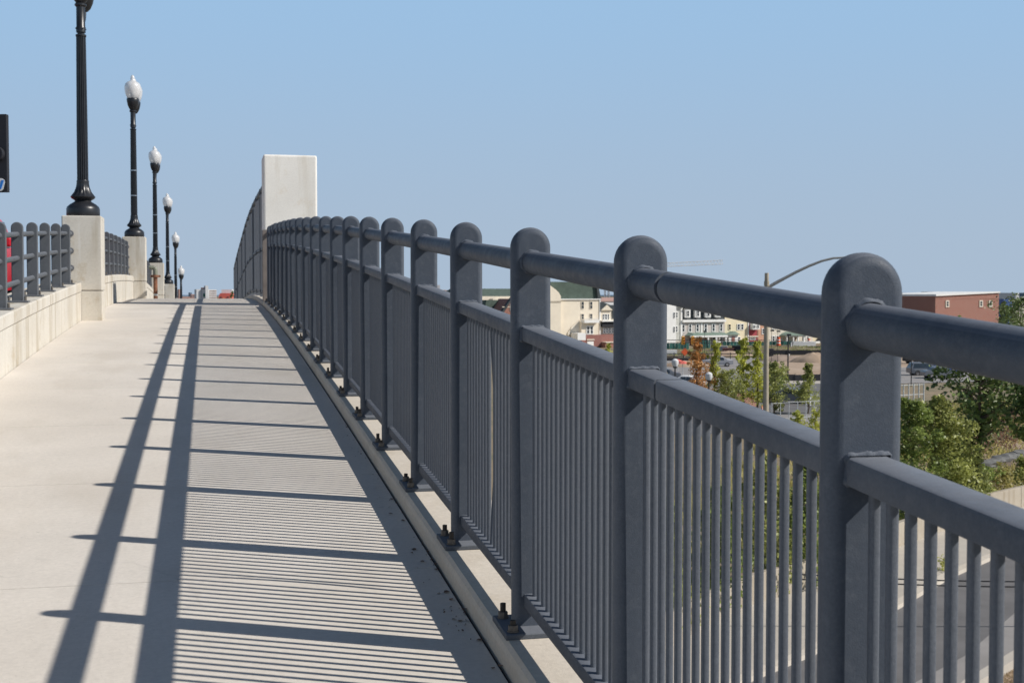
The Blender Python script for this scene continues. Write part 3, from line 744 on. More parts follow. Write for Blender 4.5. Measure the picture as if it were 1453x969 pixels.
# middle distance: dirt lot, roads, verges
sheet('dirt_lot', gpoly([(1090, 534), (1088, 506), (1180, 498), (1330, 496), (1460, 500), (1460, 528), (1300, 531), (1180, 536)]), M['dirt'], .02)
sheet('grass_verge', gpoly([(930, 500), (1000, 493), (1180, 489), (1300, 489), (1300, 499), (1180, 503), (1090, 506), (930, 507)]), M['grass'], .03)
sheet('parking_lot', gpoly([(930, 560), (930, 508), (1085, 508), (1085, 544), (1010, 560)]), M['lane'], .02)
sheet('back_road', gpoly([(930, 615), (990, 575), (1060, 545), (1300, 545), (1460, 545), (1460, 533), (1100, 541), (1090, 541), (1086, 560), (1060, 590), (1100, 606), (1180, 600), (1180, 590), (1300, 575), (1300, 552), (1180, 552), (1180, 590)][:3] + [(1095, 541), (1180, 541), (1180, 600), (1060, 600), (1000, 620)]), M['asphalt'], .03)
sheet('far_kerb_walk', gpoly([(1090, 540), (1090, 545), (1180, 545), (1180, 540)]), M['walk2'], .05)
sheet('brick_plaza', gpoly([(1010, 558), (1062, 558), (1078, 578), (1000, 582)]), M['brickpave'], .05)
a, b = gp(1118, 557), gp(1128, 561)
sheet('lane_mark', [a, b, b+Vector((.25, .1, 0)), a+Vector((.25, .1, 0))], M['white'], .036)
sheet('gravel_lot', gpoly([(1060, 602), (1090, 590), (1180, 587), (1180, 625), (1100, 640)]), M['lane'], .05)
sheet('sand_bank', gpoly([(1375, 690), (1385, 650), (1420, 630), (1500, 622), (1520, 640), (1500, 668), (1440, 682)]), M['soil'], .05)
sheet('parking_lane', gpoly([(1275, 545), (1275, 522), (1470, 518), (1470, 540)]), M['lane'], .05)

def mound(name, px, py, wpx, h, mat, label, cat, seg=40, dep=None):
    c = gp(px, py); d = F*-GZ/(py-HOR); rx = wpx/2/F*d; ry = dep or rx*.6
    mb = MB(); rings = []; rnd = random.Random(px)
    p0 = rnd.uniform(0, 6); ph = [(rnd.randint(2, 7), rnd.uniform(0, 6), rnd.uniform(.03, .12)) for _ in range(6)]
    for i in range(14):
        r = 1-i/13; ring = []
        for k in range(seg):
            a = 2*math.pi*k/seg; rr = r*(1+sum(A*math.sin(f*a+p) for f, p, A in ph)*.6)
            z = h*(1-r*r)**.9*(1+.12*math.sin(3*a+2)*r)+.10*h*math.sin(rr*9+p0)*math.sin(2*a+p0)*(1-r)-.1
            ring.append((rx*rr*math.cos(a)*(1 if i < 13 else .02), ry*rr*math.sin(a)*(1 if i < 13 else .02), z))
        rings.append(ring)
    o = mb.loft(rings).build(name, mat, smooth=True); o.location = (c.x, c.y, GZ); o.rotation_euler = (0, 0, -YAW)
    return tag(o, label, cat)
mound('soil_mound', 1157, 514, 70, 1.5, M['dirt'], 'rounded heap of brown soil at the right of the dirt lot', 'soil heap')
mound('soil_mound', 1107, 512, 80, 1.0, plain('grey_soil', (.26, .20, .16), .95, .2, .6, bm=.5, bscale=4, space='World'), 'flatter greyish soil heap just right of the tall light pole', 'soil heap')
mound('soil_mound', 1330, 511, 70, 1.3, M['dirt'], 'low sandy heap behind the parked cars on the right', 'soil heap')
mound('soil_mound', 975, 520, 80, .9, M['dirt'], 'long low sandy heap behind the parked cars on the left', 'soil heap')
# rubble and timber pile by the bank
for i in range(9):
    c = gp(1402+i*6.2, 672-i*1.9+random.uniform(-2, 2)); s_ = random.uniform(.22, .42)
    mb = MB(); bmesh.ops.create_icosphere(mb.bm, subdivisions=2, radius=s_)
    for v in mb.bm.verts: v.co *= random.uniform(.72, 1.2); v.co.x *= 1.9; v.co.z *= .6
    o = mb.build('rubble_stone', M['stone']); o.location = (c.x, c.y, GZ+.55)
    tag(o, ['first grey rubble lump, left end of the row on the bank', 'small grey rubble lump second from the left end of the row', 'third grey rubble lump from the left end of the row', 'fourth grey rubble lump from the left, before the middle', 'middle grey rubble lump of the nine on the sandy bank', 'grey rubble lump just right of the middle of the row', 'third grey rubble lump from the right end of the row', 'grey rubble lump next to the right end of the row', 'rightmost grey rubble lump of the row, farthest from the wall'][i], 'stone', 'grey rubble lumps on the sandy bank')
a = gp(1398, 676); b = gp(1452, 662)
tag(MB().bar((a.x, a.y, GZ+.25), (b.x, b.y, GZ+.3), .24, 8).build('timber_log', M['bark']), 'long brownish red timber lying under the rubble on the bank', 'timber')

# ------------------------------------------------------------------ vegetation
def leaves(name, mat, parent, clumps, count, size, rnd, aspect=.6):
    vs, fs = [], []
    for _ in range(count):
        c, r = clumps[rnd.randrange(len(clumps))]
        while True:
            p = Vector((rnd.uniform(-1, 1), rnd.uniform(-1, 1), rnd.uniform(-1, 1)))
            if p.length < 1: break
        p = p.normalized()*(p.length**.6)*(1 if rnd.random() < .82 else rnd.uniform(1.1, 1.6))
        p = Vector((c[0]+p.x*r[0], c[1]+p.y*r[1], c[2]+p.z*r[2]))
        s = size*rnd.uniform(.6, 1.4)
        u = Vector((rnd.gauss(0, 1), rnd.gauss(0, 1), rnd.gauss(0, .6))).normalized(); v = u.orthogonal().normalized()
        v.rotate(Matrix.Rotation(rnd.uniform(0, 6.28), 3, u)); v *= s*aspect/2; u = u*s/2
        i = len(vs); vs += [p-u, p+v, p+u, p-v]; fs.append((i, i+1, i+2, i+3))
    me = bpy.data.meshes.new(name); me.from_pydata(vs, [], fs); me.materials.append(mat)
    return link(name, me, parent)
def tree(px, py, hpx, wpx, mat, label, shape='round', dens=1.0, leaf=.16, trunk_f=.25, name='tree', seed=None, group=None, z0=GZ, cat='tree', d=None, th=.10):
    rnd = random.Random(seed or px*7+py)
    d = d or F*-z0/(py-HOR); s = d/F; Hh, Wd = hpx*s, wpx*s
    c = at(px, HOR, d); c.z = z0
    t = thing(name, label, cat, c, rnd.uniform(0, 6), group)
    mb = MB(); z = 0; pts = [Vector((0, 0, -.2))]; n = 6
    for k in range(1, n+1): pts.append(Vector((rnd.gauss(0, Hh*.012), rnd.gauss(0, Hh*.012), Hh*.92*k/n)))
    mb.tube(pts, [th*(1-.85*k/n)*Hh/6 for k in range(n+1)], 7)
    clumps = []
    nb = 24 if shape != 'bush' else 22
    for k in range(nb):
        f = trunk_f+(1-trunk_f)*(k+rnd.random())/nb; zc_ = Hh*f
        if shape == 'cone': rr = Wd/2*(1.04-(f-trunk_f)/(1-trunk_f))**.8
        elif shape == 'bush': rr = Wd/2*math.sqrt(max(.05, 1-f*f))
        else: q = (f-trunk_f)/(1-trunk_f); rr = Wd/2*math.sqrt(max(.04, 1-(2*q-.9)**2*.9))
        a = rnd.uniform(0, 6.28)+k*2.4; ro = rr*rnd.uniform(.2, .72)
        c_ = (ro*math.cos(a), ro*math.sin(a), min(zc_, Hh*.95)); r_ = max(.25, rr*rnd.uniform(.38, .62))
        clumps.append((c_, (r_, r_, r_*rnd.uniform(.6, .95))))
        st = Vector((0, 0, max(.1, c_[2]-ro*.7))); mb.bar(st, c_, th*.35*Hh/6, 5, th*.1*Hh/6)
        for _ in range(2):
            e = Vector(c_)+Vector((rnd.uniform(-1, 1), rnd.uniform(-1, 1), rnd.uniform(-.5, 1)))*r_*1.1
            mb.bar(c_, e, th*.14*Hh/6, 4, .006); clumps.append((tuple(e), (r_*.5,)*3))
    clumps.append(((0, 0, Hh*.93), (Wd*.12, Wd*.12, Hh*.07)))
    if shape == 'cone': clumps += [((0, 0, Hh*(trunk_f+(1-trunk_f)*q/6)), (Wd*.3*(1.1-q/6), Wd*.3*(1.1-q/6), Hh*.1)) for q in range(1, 6)]
    mb.build('trunk', M['bark'], t)
    vol = Hh*Wd
    leaves('crown', mat, t, clumps, int(vol*420*dens*(.16/leaf)**2), leaf, rnd)
    return t
# trees across the back road
tree(989, 590, 112, 56, M['lf_brown'], 'slender tree turning rusty brown, leftmost beside the orange diamond sign', 'cone', .62, .17, .12)
tree(1016, 588, 104, 40, M['lf_yellow'], 'narrow yellow-green tree right of the rusty brown one', 'cone', .7, .17, .1)
tree(1055, 584, 104, 46, M['lf_yellow'], 'tall yellow-green tree left of the twin crown by the light pole', 'cone', .65, .17, .15)
tree(1075, 584, 100, 46, M['lf_yellow'], 'green and yellow tree whose crown touches the tall light pole', 'cone', .6, .17, .12)
tree(1033, 589, 62, 54, M['lf_olive'], 'low round dark green tree under the yellow-green ones', 'round', .8, .17, .06)
tree(1100, 588, 74, 44, M['lf_olive'], 'olive tree standing just right of the tall light pole', 'round', .75, .17, .1)
tree(1101, 556, 42, 30, M['lf_green'], 'small dark green tree before the dirt lot', 'round', 1.0, .18, .05)
tree(1147, 588, 72, 44, M['lf_olive'], 'single leafy green tree at the edge of the back road', 'cone', .8, .17, .2)
tree(1132, 620, 34, 34, M['lf_yellow'], 'small yellow-green sapling in the gravel lot', 'bush', .8, .15, .05, 'shrub', cat='shrub')
tree(1158, 628, 44, 26, M['lf_yellow'], 'wispy yellow-green shrub close to the nearest post', 'bush', .7, .15, .05, 'shrub', cat='shrub')
# big dark tree and shrubs by the bank
tree(1394, 726, 236, 140, M['lf_dark'], 'large broad dark green tree behind the shrubs, seen between the rails', 'round', .62, .25, .46, th=.14)
tree(1482, 735, 210, 90, M['lf_dark'], 'dark green tree at the right edge of the photo', 'round', .8, .23, .5, th=.12)
bd = [(1296, 745, 178, 120, 'lf_green'), (1334, 735, 172, 128, 'lf_olive'), (1368, 724, 122, 92, 'lf_olive'), (1428, 708, 44, 46, 'lf_scrub'), (1456, 702, 52, 34, 'lf_olive'), (1392, 716, 52, 60, 'lf_green'),
      (1352, 712, 96, 80, 'lf_scrub')]
bl = ['tall dense green shrub right behind the nearest railing post', 'largest light olive shrub in the middle of the bank', 'green shrub below the dark tree', 'low dry scrub bush by the rubble', 'small olive bush at the right edge above the wall', 'low green bush above the end of the concrete wall', 'dry scrub bush among the taller shrubs']
for (x, y, h, w_, m), l in zip(bd, bl): tree(x, y, h, w_, M[m], l, 'bush', 1.0, .16, .03, 'shrub', cat='shrub', th=.05)
tree(1436, 640, 60, 66, M['lf_red'], 'reddish bare scrub under the dark tree', 'bush', .5, .13, .03, 'shrub', cat='shrub', th=.05)
tree(1392, 668, 76, 44, M['lf_red'], 'rusty red bush between the green shrubs and the dark tree', 'bush', .5, .13, .03, 'shrub', cat='shrub', th=.05)
gl = ['first tall green shrub behind the street wall, through the bars by the nearest post', 'second tall green shrub behind the wall, seen through the bars', 'third green shrub behind the wall, dark between the bars', 'fourth green shrub behind the wall, low between the bars', 'fifth green shrub behind the wall, nearest the second post']
for k, (x, y, h, w_) in enumerate([(1205, 800, 175, 110), (1140, 830, 170, 100), (1085, 845, 190, 100), (1020, 870, 180, 110), (950, 905, 190, 110)]):
    tree(x, y, h, w_, M['lf_green'] if k % 2 else M['lf_olive'], gl[k], 'bush', 1.1, .17, .03, 'shrub', cat='shrub', th=.05)
tree(1347, 812, 14, 16, M['lf_yellow'], 'tuft of yellow-green weeds growing by the street kerb', 'bush', 1.2, .08, .03, 'weed', cat='weed', th=.02)
# background trees right
for k, (x, d, h, w_) in enumerate([(1361, 170, 5.5, 3.2), (1424, 240, 8.0, 3.6), (1449, 200, 8.8, 7.5), (1437, 215, 7.6, 5.5)]):
    l = ['slim green tree before the red brick wall', 'narrow tree at the corner of the red brick building', 'rounded tree far right behind the top rail', 'low dark tree between brick building and far-right tree'][k]
    base = F*-GZ/d+HOR; tree(x, base, (h+2 if k == 0 else h+1.2)*F/d, w_*F/d, M['lf_olive'] if k == 0 else M['lf_dark'], l, 'cone' if k < 2 else 'round', .6, .35, .1)
# scrub carpet
def carpet(name, poly, count, size, mat, label, z=GZ, hmax=.3):
    rnd = random.Random(len(name)+count); xs = [p.x for p in poly]; ys = [p.y for p in poly]; vs, fs = [], []
    def inside(x, y):
        r = False; j = len(poly)-1
        for i in range(len(poly)):
            if (poly[i].y > y) != (poly[j].y > y) and x < (poly[j].x-poly[i].x)*(y-poly[i].y)/(poly[j].y-poly[i].y)+poly[i].x: r = not r
            j = i
        return r
    k = 0; tries = 0
    while k < count and tries < count*12:
        tries += 1
        x, y = rnd.uniform(min(xs), max(xs)), rnd.uniform(min(ys), max(ys))
        if not inside(x, y): continue
        if math.sin(x*.9)+math.sin(y*.7+x*.3)+rnd.uniform(-1.4, 1.4) < 0: continue
        k += 1; h = rnd.uniform(.25, 1)*hmax; a = rnd.uniform(0, 3.14); s = size*rnd.uniform(.5, 1.3)
        lx, ly = rnd.gauss(0, .1), rnd.gauss(0, .1); i = len(vs)
        vs += [(x-s*math.cos(a), y-s*math.sin(a), z), (x+s*math.cos(a), y+s*math.sin(a), z), (x+lx+.3*s, y+ly, z+h), (x+lx-.3*s, y+ly, z+h*.9)]; fs.append((i, i+1, i+2, i+3))
    me = bpy.data.meshes.new(name); me.from_pydata(vs, [], fs); me.materials.append(mat); o = link(name, me)
    return tag(o, label, 'ground cover', kind='stuff')
bankp = wl[3:] + gpoly([(1700, 560), (1300, 575), (1180, 600), (1060, 640), (950, 720)])
carpet('weeds', bankp, 26000, .07, M['lf_scrub'], 'dry weeds and grass covering the bank above the wall', hmax=.55)
carpet('dry_grass', gpoly([(1400, 985), (1453, 950), (1520, 915), (1520, 1050), (1380, 1060)]), 5000, .02, plain('straw', (.34, .25, .14), .9, .3, 8), 'dry straw-coloured grass in the lower right corner', hmax=.10)
carpet('grass', gpoly([(930, 500), (1000, 493), (1300, 489), (1300, 499), (1090, 506), (930, 507)]), 4500, .12, M['lf_olive'], 'mown grass strip in front of the green construction screen', hmax=.25)

# ------------------------------------------------------------------ houses
def frame(px, d): p = at(px, HOR, d); p.z = GZ; return p
TH = R(26)                                         # the street of houses runs away to the right
def row_depth(px, th=TH, px0=970, d0=256):
    a, b = (px0-CX)/F, (px-CX)/F
    return d0*(math.cos(th)-a*math.sin(th))/(math.cos(th)-b*math.sin(th))
class House:
    """local frame: x to the right along the front, y away from the street, z up; all fronts stand on one row line"""
    def __init__(s, name, label, px0, px1, d, cat='house', rz=TH, base=GZ, group=None):
        d = row_depth(px0, rz, (px0+px1)/2 if rz != TH or d > 290 else 970, d)
        s.th = rz; s.d0 = d; s.k0 = (px0-CX)/F
        s.px0, s.px1 = px0, px1; s.d = row_depth((px0+px1)/2, rz, px0, d); s.base = base
        c = frame(px0, d); c.z = base; s.t = thing(name, label, cat, c, -YAW+rz, group)
    def x(s, px): q = (px-CX)/F; return s.d0*(q-s.k0)/(math.cos(s.th)-q*math.sin(s.th))
    def z(s, py): return (HOR-py)/F*s.d-s.base
    def wall(s, mat, ytop, depth=10, px0=None, px1=None, y0=0, name='wall', ybot=None, poly=None):
        a, b = s.x(px0 if px0 is not None else s.px0), s.x(px1 if px1 is not None else s.px1)
        zt = s.z(ytop); zb = s.z(ybot) if ybot is not None else -.3
        if poly: MB().prism([(s.x(u), y0, s.z(v)) for u, v in poly], None, (0, depth, 0)).build(name, mat, s.t)
        else: MB().box(((a+b)/2, y0+depth/2, (zt+zb)/2), (b-a, depth, zt-zb)).build(name, mat, s.t)
    def win(s, px, py, wpx, hpx, y=0, fm=None, trim=.16, label=None):
        X, Z = s.x(px), s.z(py); W, H_ = wpx/F*s.d/math.cos(s.th), hpx/F*s.d
        o = MB().box((0, -.04, 0), (W+2*trim, .14, H_+2*trim)).build('window', fm or M['white'], s.t, loc=(X, y, Z))
        MB().box((0, -.09, 0), (W, .06, H_)).build('pane', M['glass'], o)
        MB().box((0, -.13, 0), (W, .04, .07)).build('sash_bar', fm or M['white'], o)
        return o
    def roof(s, mat, y_eave, y_ridge, px0=None, px1=None, inset0=0, inset1=0, depth=10, ov=.3, y0=0, name='roof'):
        a, b = s.x(px0 if px0 is not None else s.px0)-ov, s.x(px1 if px1 is not None else s.px1)+ov
        ze, zr = s.z(y_eave), s.z(y_ridge)
        f = [(a, y0-ov, ze), (b, y0-ov, ze), (b, y0+depth+ov, ze), (a, y0+depth+ov, ze)]
        i0, i1 = inset0/F*s.d, inset1/F*s.d
        g = [(a+i0, y0+depth*.42, zr), (b-i1, y0+depth*.42, zr), (b-i1, y0+depth*.58, zr), (a+i0, y0+depth*.58, zr)]
        fl = [(x, y, z-.25) for x, y, z in f]
        MB().loft([fl, f, g]).build(name, mat, s.t)
    def box(s, name, mat, px0, px1, py0, py1, y0, dep):
        a, b, zt, zb = s.x(px0), s.x(px1), s.z(py0), s.z(py1)
        return MB().box(((a+b)/2, y0+dep/2, (zt+zb)/2), (b-a, dep, zt-zb)).build(name, mat, s.t)
    def gable(s, name, mat, poly, y0, dep):
        return MB().prism([(s.x(u), y0, s.z(v)) for u, v in poly], None, (0, dep, 0)).build(name, mat, s.t)

h = House('apartment_building', 'long brick block with cream frieze and flat green roof, left of the cream house', 655, 776, 300, 'building')
h.wall(M['brick_orange'], 427, 14); h.roof(M['roof_green'], 421, 409.5, inset0=6, inset1=6, depth=14)
h.box('frieze', M['cream'], 655, 776, 420.5, 427, -.4, 2)
for k in range(16):
    if 690 < 660+k*7.2 < 776: h.win(660+k*7.2, 436, 2.2, 5)
h.box('bay', M['brick_orange'], 694, 702, 424, 470, -2.2, 2.4); h.box('bay_band', M['cream'], 693.4, 702.6, 424, 427, -2.4, 2.8)
h = House('gabled_house', 'red brick house with steep gable and dark green roof', 700, 745, 278)
h.wall(M['brick_red'], 452, 9); h.gable('gable', M['brick_red'], [(706, 452), (742, 452), (724, 424)], -.5, 6)
h.gable('roof', M['roof_green'], [(700, 452), (748, 452), (741, 426), (705, 426)], 5.0, 4)
h.gable('gable_trim', M['roof_dark'], [(702, 453.5), (706, 453.5), (724.5, 425.2), (724, 422)], -.8, 1)
h.box('band', M['cream'], 711, 738, 435, 436.2, -.6, .3)
h.win(724.5, 436, 3, 7, y=-.5); h.win(714, 458, 3, 6); h.win(733, 458, 3, 6)

h = House('town_house', 'big cream house with dark green roof, white balcony and dark brick base', 779, 851, 256)
h.wall(M['cream'], 424.5, 12, 779, 851); h.gable('roof', M['roof_green'], [(783, 425), (852.4, 425), (847, 400), (783, 400)], .4, 10)
h.gable('roof_edge', M['roof_dark'], [(848.2, 426), (852.9, 426), (847.6, 400.5), (845.6, 400.5)], -.1, 10)
h.gable('front_gable', M['cream'], [(770, 430), (792, 430), (791.5, 420), (789, 415.5), (785, 411.5), (779, 407), (770, 400)], -1.2, 4)
h.box('bay', M['cream'], 770, 791.8, 427, 486, -1.2, 2)
h.box('cornice', M['white'], 792, 852, 424, 425.4, -.25, .6)
h.box('corner_board', M['white'], 850.2, 851.6, 425, 485, -.15, .5); h.box('corner_board', M['white'], 791.8, 792.8, 425, 486, -.1, .3)
for px in (826.5, 838.5): h.win(px, 433.2, 3.0, 9.4, trim=.1, fm=M['tan']); h.win(px, 449.3, 3.0, 7, trim=.1, fm=M['tan'])
h.box('brick_base', M['brick_dark'], 822, 851.8, 475.2, 492, -1.0, 1.4)
h.box('porch_block', M['cream'], 822, 846, 457, 475.3, -.9, 1.2)
h.box('balcony', M['white'], 822.5, 843.6, 454, 458, -1.9, 1.6)
for k in range(11): h.box('baluster', M['white'], 822.8+k*2.05, 823.1+k*2.05, 452, 454, -1.9, .1)
h.box('balcony_rail', M['white'], 822.5, 843.6, 451.6, 452.2, -1.95, .15)
h.win(831, 468.5, 2.8, 9.6, y=-.9); h.win(836.2, 468.5, 2.8, 9.6, y=-.9)
h.box('door', M['gap'], 812, 815.6, 463.6, 471.4, -.1, .3)
h.gable('stair_wall', M['tan'], [(811, 463), (822, 454), (822, 476), (805, 476), (805, 472)], -.2, .2)
h.box('porch', M['white'], 809, 820.5, 472, 482, -3.0, 2.6); h.box('garage_door', M['white'], 829.5, 838.5, 484.5, 492, -1.1, .2); h.box('lintel', M['tan'], 829, 839.5, 481.2, 482.8, -1.15, .2)
tree(828.5, 489, 13, 8, M['lf_brown'], 'small brown bush beside the white stair of the cream house', 'bush', 1.5, .35, .03, 'shrub', cat='shrub')

h = House('gabled_house', 'small cream gabled house with dark porch and brick base, right of the big cream house', 851, 880, 256)
h.wall(M['cream'], 440, 9, 852, 878); h.gable('gable', M['cream'], [(851.5, 440), (868, 440), (864.8, 437.2), (860, 432.3)], -.4, 5)
h.gable('roof', M['roof_dark'], [(851, 440), (851, 429), (856, 429), (868, 434), (880, 433), (880, 452), (868.5, 452), (868.5, 441), (860, 431.4), (852, 440.6)], -.2, 7)
h.win(856.2, 449.5, 1.6, 7, trim=.08); h.win(859.5, 449.5, 2.2, 7, trim=.12); h.win(863, 449.5, 1.6, 7, trim=.08)
h.box('cornice', M['white'], 851, 880, 454.4, 456.2, -1.0, 1.1); h.box('dark_band', M['gap'], 852.5, 878, 456.2, 464, -.6, .7)
for k in range(5): h.win(856+k*4, 469, 2.2, 6, y=-.3, trim=.08, fm=M['fargrey'])
h.box('porch', M['brick_dark'], 852, 880, 474, 485, -.8, 1); h.box('brick_base', M['brick_red'], 850, 880, 485, 500, -2.5, 2.5); h.box('coping', M['tan'], 850, 880, 484.4, 485.4, -2.7, 2.9)
tree(863, 501, 12, 10, M['lf_yellow'], 'small yellow bush by the brick base of the small cream house', 'bush', 1.3, .3, .03, 'shrub', cat='shrub')
h = House('warehouse', 'far white low building with pinkish roof behind the small gabled house', 852, 905, 520, 'building')
h.wall(M['farwhite'], 427, 12); h.roof(M['farpink'], 427, 422.4, inset0=14, inset1=4, depth=12)
def lattice(name, label, px, d, ytop, wpx, mat, r):
    base = frame(px, d); H_ = (HOR-ytop)/F*d-GZ; wd = wpx/F*d; t = thing(name, label, 'tower', base, -YAW); mb = MB(); n = 12
    for sx_ in (-1, 1):
        for sy2 in (-1, 1): mb.bar((sx_*wd/2, sy2*wd/2, 0), (sx_*wd/2, sy2*wd/2, H_), r, 4)
    mb.build('leg', mat, t); mb = MB()
    for k in range(n):
        z0_, z1_ = H_*k/n, H_*(k+1)/n
        for sy2 in (-1, 1): mb.bar((-wd/2, sy2*wd/2, z0_), (wd/2, sy2*wd/2, z1_), r*.6, 4); mb.bar((wd/2, sy2*wd/2, z0_), (-wd/2, sy2*wd/2, z1_), r*.6, 4)
    mb.build('bracing', mat, t); return t
lattice('lattice_tower', 'thin far lattice tower behind the cream houses, left of the pair', 858.5, 600, 400, 2.0, M['fargrey'], .14)
lattice('lattice_tower', 'thin far lattice tower behind the cream houses, right of the pair', 863.5, 600, 400, 2.0, M['fargrey'], .14)

h = House('corner_house', 'pale grey and white corner house with dark roof, left of the mansard row', 930, 967.5, 256)
h.wall(M['palegrey'], 432, 10); h.wall(M['white'], 432, 1.5, 940, 953.5, y0=-1.5, name='bay')
h.box('corner_board', M['white'], 965.4, 967.8, 432, 490, -.15, .4); h.box('frieze', M['white'], 953, 967, 433.5, 436, -.1, .2)
h.roof(M['roof_dark'], 433, 415, 930, 963, inset0=8, inset1=10); h.gable('rake_trim', M['white'], [(956, 427), (959, 427), (969, 435), (966.5, 436.5)], -.6, .4)
for y in (447, 467): h.win(959.4, y, 3.2, 7.4); h.win(950.8, y, 1.4, 7, y=-1.5, trim=.06)
h.box('base', M['walk2'], 930, 967, 484, 492, -.3, .4)
h = House('row_house', 'taupe row house with dark mansard roof and four white dormers', 967.5, 1028.5, 256)
h.wall(M['taupe'], 455.5, 10); h.box('cornice', M['white'], 967.5, 1028.5, 453.4, 457, -.5, .8)
h.gable('roof', M['roof_dark'], [(967.2, 453.6), (1028.6, 453.6), (1027.5, 431.5), (968.5, 431.5)], .1, 8)
for px in (974, 988.2, 1003, 1017):
    o = h.box('dormer', M['white'], px-3.7, px+3.7, 437.6, 450.4, -.5, 2.5); h.win(px, 444.4, 2.8, 6.8, y=-.5, trim=.1)
    h.box('dormer_shade_hood', M['roof_dark'], px-4.2, px+4.0, 436.6, 437.8, -.7, 2.8)
for px in (969.5, 979, 989.6, 1001.2, 1012.3, 1023.1): h.win(px, 465.2, 3.0, 9.2)
h.box('corner_board', M['white'], 994.4, 996.2, 457, 473, -.1, .2)
h.gable('porch_roof', M['copper'], [(972, 475.5), (1024, 475.5), (1020, 472), (976, 472)], -2.2, 2.4); h.box('porch_beam', M['white'], 972, 1024, 475.5, 478, -2.2, .4)
for px in (976, 986, 997, 1008.5, 1022): h.box('porch_column', M['white'], px-.9, px+.9, 478, 493, -2.1, .35)
for px in (981, 1003.5): h.box('door', M['brick_dark'], px-2.6, px+2.6, 479, 491, -.05, .12)
h.win(1013, 482, 4.6, 6); h.win(1023, 481, 4, 5); h.win(992, 482, 3, 6)
h.box('entry_post', M['white'], 1007.5, 1010.5, 484, 495, -3.0, .5)
h = House('yellow_house', 'yellow town house with green porch hood, right of the mansard row', 1028.5, 1062.5, 256)
h.wall(M['yellow'], 421, 10); h.roof(M['roof_dark'], 421, 412, inset0=3, inset1=3)
for y in (443, 463.8): h.win(1035.2, y, 2.7, 7, trim=.1, fm=M['yellow']); h.win(1047.8, y, 3, 7, trim=.14); h.win(1053, y, 3, 7, trim=.14)
h.gable('porch_hood', M['copper'], [(1027, 474.5), (1043.5, 474.5), (1036, 469.6)], -1.8, 1.9); h.box('porch', M['white'], 1029, 1042, 474.5, 492, -1.3, 1.3); h.box('door', M['brick_dark'], 1033, 1037.4, 477, 486, -1.38, .12)
h.win(1048.5, 481.5, 3, 6); h.box('corner_board', M['white'], 1060.9, 1062.3, 424, 492, -.12, .3)
h = House('narrow_house', 'narrow dark red house with grey roof and white window box', 1062.5, 1076, 256)
h.wall(M['redsiding'], 459, 9); h.gable('roof', M['roof_dark'], [(1062.4, 460), (1074, 460), (1074, 442), (1062.4, 442)], .2, 8)
h.box('window_bay', M['white'], 1064.2, 1074.2, 459, 467.4, -1.0, 1.2)
h.win(1066.5, 463, 2.4, 3.6, y=-1.0, trim=.05); h.win(1071.3, 463, 2.4, 3.6, y=-1.0, trim=.05); h.box('base', M['tan'], 1062.5, 1075, 476.5, 478, -.3, .5); h.win(1068, 480, 8, 3, trim=.1)
h = House('brick_house', 'plain brown brick house half hidden by the tall light pole', 1074, 1091, 256)
h.wall(M['brick_orange'], 436, 9); h.roof(M['roof_dark'], 436, 428); h.win(1083, 455, 3, 6); h.win(1083, 470, 3, 6)
h = House('tan_house', 'wide tan house with curved green porch roof, right of the tall light pole', 1091, 1154, 256)
h.wall(M['tan'], 430, 10); h.roof(M['roof_dark'], 430, 420, inset0=4, inset1=4)
for px in (1097.5, 1102.6, 1115.2, 1130, 1144): h.win(px, 462.3, 2.7, 7); h.win(px, 444, 2.7, 7)
for px in (1097.5, 1103): h.win(px, 480, 2.8, 6.4)
h.gable('porch_roof', M['copper'], [(1106, 475.5), (1135, 475.5), (1131, 472), (1122, 470.3), (1114, 470.6), (1109, 473)], -2.4, 2.6)
h.box('porch_beam', M['white'], 1107, 1153, 475.2, 477.2, -2.2, .4)
for px in (1108.5, 1117.5, 1124, 1132.5): h.box('porch_column', M['white'], px-.7, px+.7, 477, 492, -2.1, .3)
h.box('door', M['brick_dark'], 1126, 1129, 477, 484.5, -.06, .12); h.win(1141.3, 479, 2.7, 6); h.win(1146.2, 479, 2.7, 6); h.box('porch_wall', M['white'], 1121, 1154, 484.3, 487, -2.3, .3)
h = House('pale_yellow_house', 'pale yellow house beside the nearest railing post, right end of the row', 1154, 1190, 256)
h.wall(M['yellow'], 432, 10); h.roof(M['roof_dark'], 432, 424); h.gable('dark_arch', M['gap'], [(1158, 493), (1158, 482), (1162, 478), (1170, 478), (1170, 493)], -.4, .5)

# red brick building on the right
h = House('brick_building', 'long red brick building with white roof edge behind the top rail', 1327, 1417, 236, 'building', rz=.45)
h.wall(M['brick_red'], 424, 16); h.gable('parapet', M['brick_red'], [(1327, 424.5), (1417, 424.5), (1417, 415.6), (1327, 420)], 0, 16); h.gable('parapet_cap', M['white'], [(1326.5, 420.2), (1417.6, 415.6), (1417.6, 413.6), (1326.5, 417.6)], -.25, 16.4)
for px in (1343.8, 1391.5, 1405): h.win(px, 431, 3.0, 6.4, trim=.22, fm=M['tan'])
h = House('brick_wing', 'low wing with white roof left of the long red brick building', 1287, 1328, 250, 'building')
h.wall(M['farpink'], 422.6, 12); h.box('roof_edge', M['white'], 1286, 1328, 418, 422.6, -1.0, 12)
for k in range(6): h.win(1293+k*6, 428, 3.4, 5, trim=.05)
h.box('chimney', M['brick_red'], 1280, 1287.6, 415.6, 440, -.5, 3)
tag(MB().box((0, 0, 0), (10, .2, .35)).build('roof_rail', M['gap']), 'dark rail line along the roof of the white-edged wing', 'railing').location = at(1338, 415.2, 262)

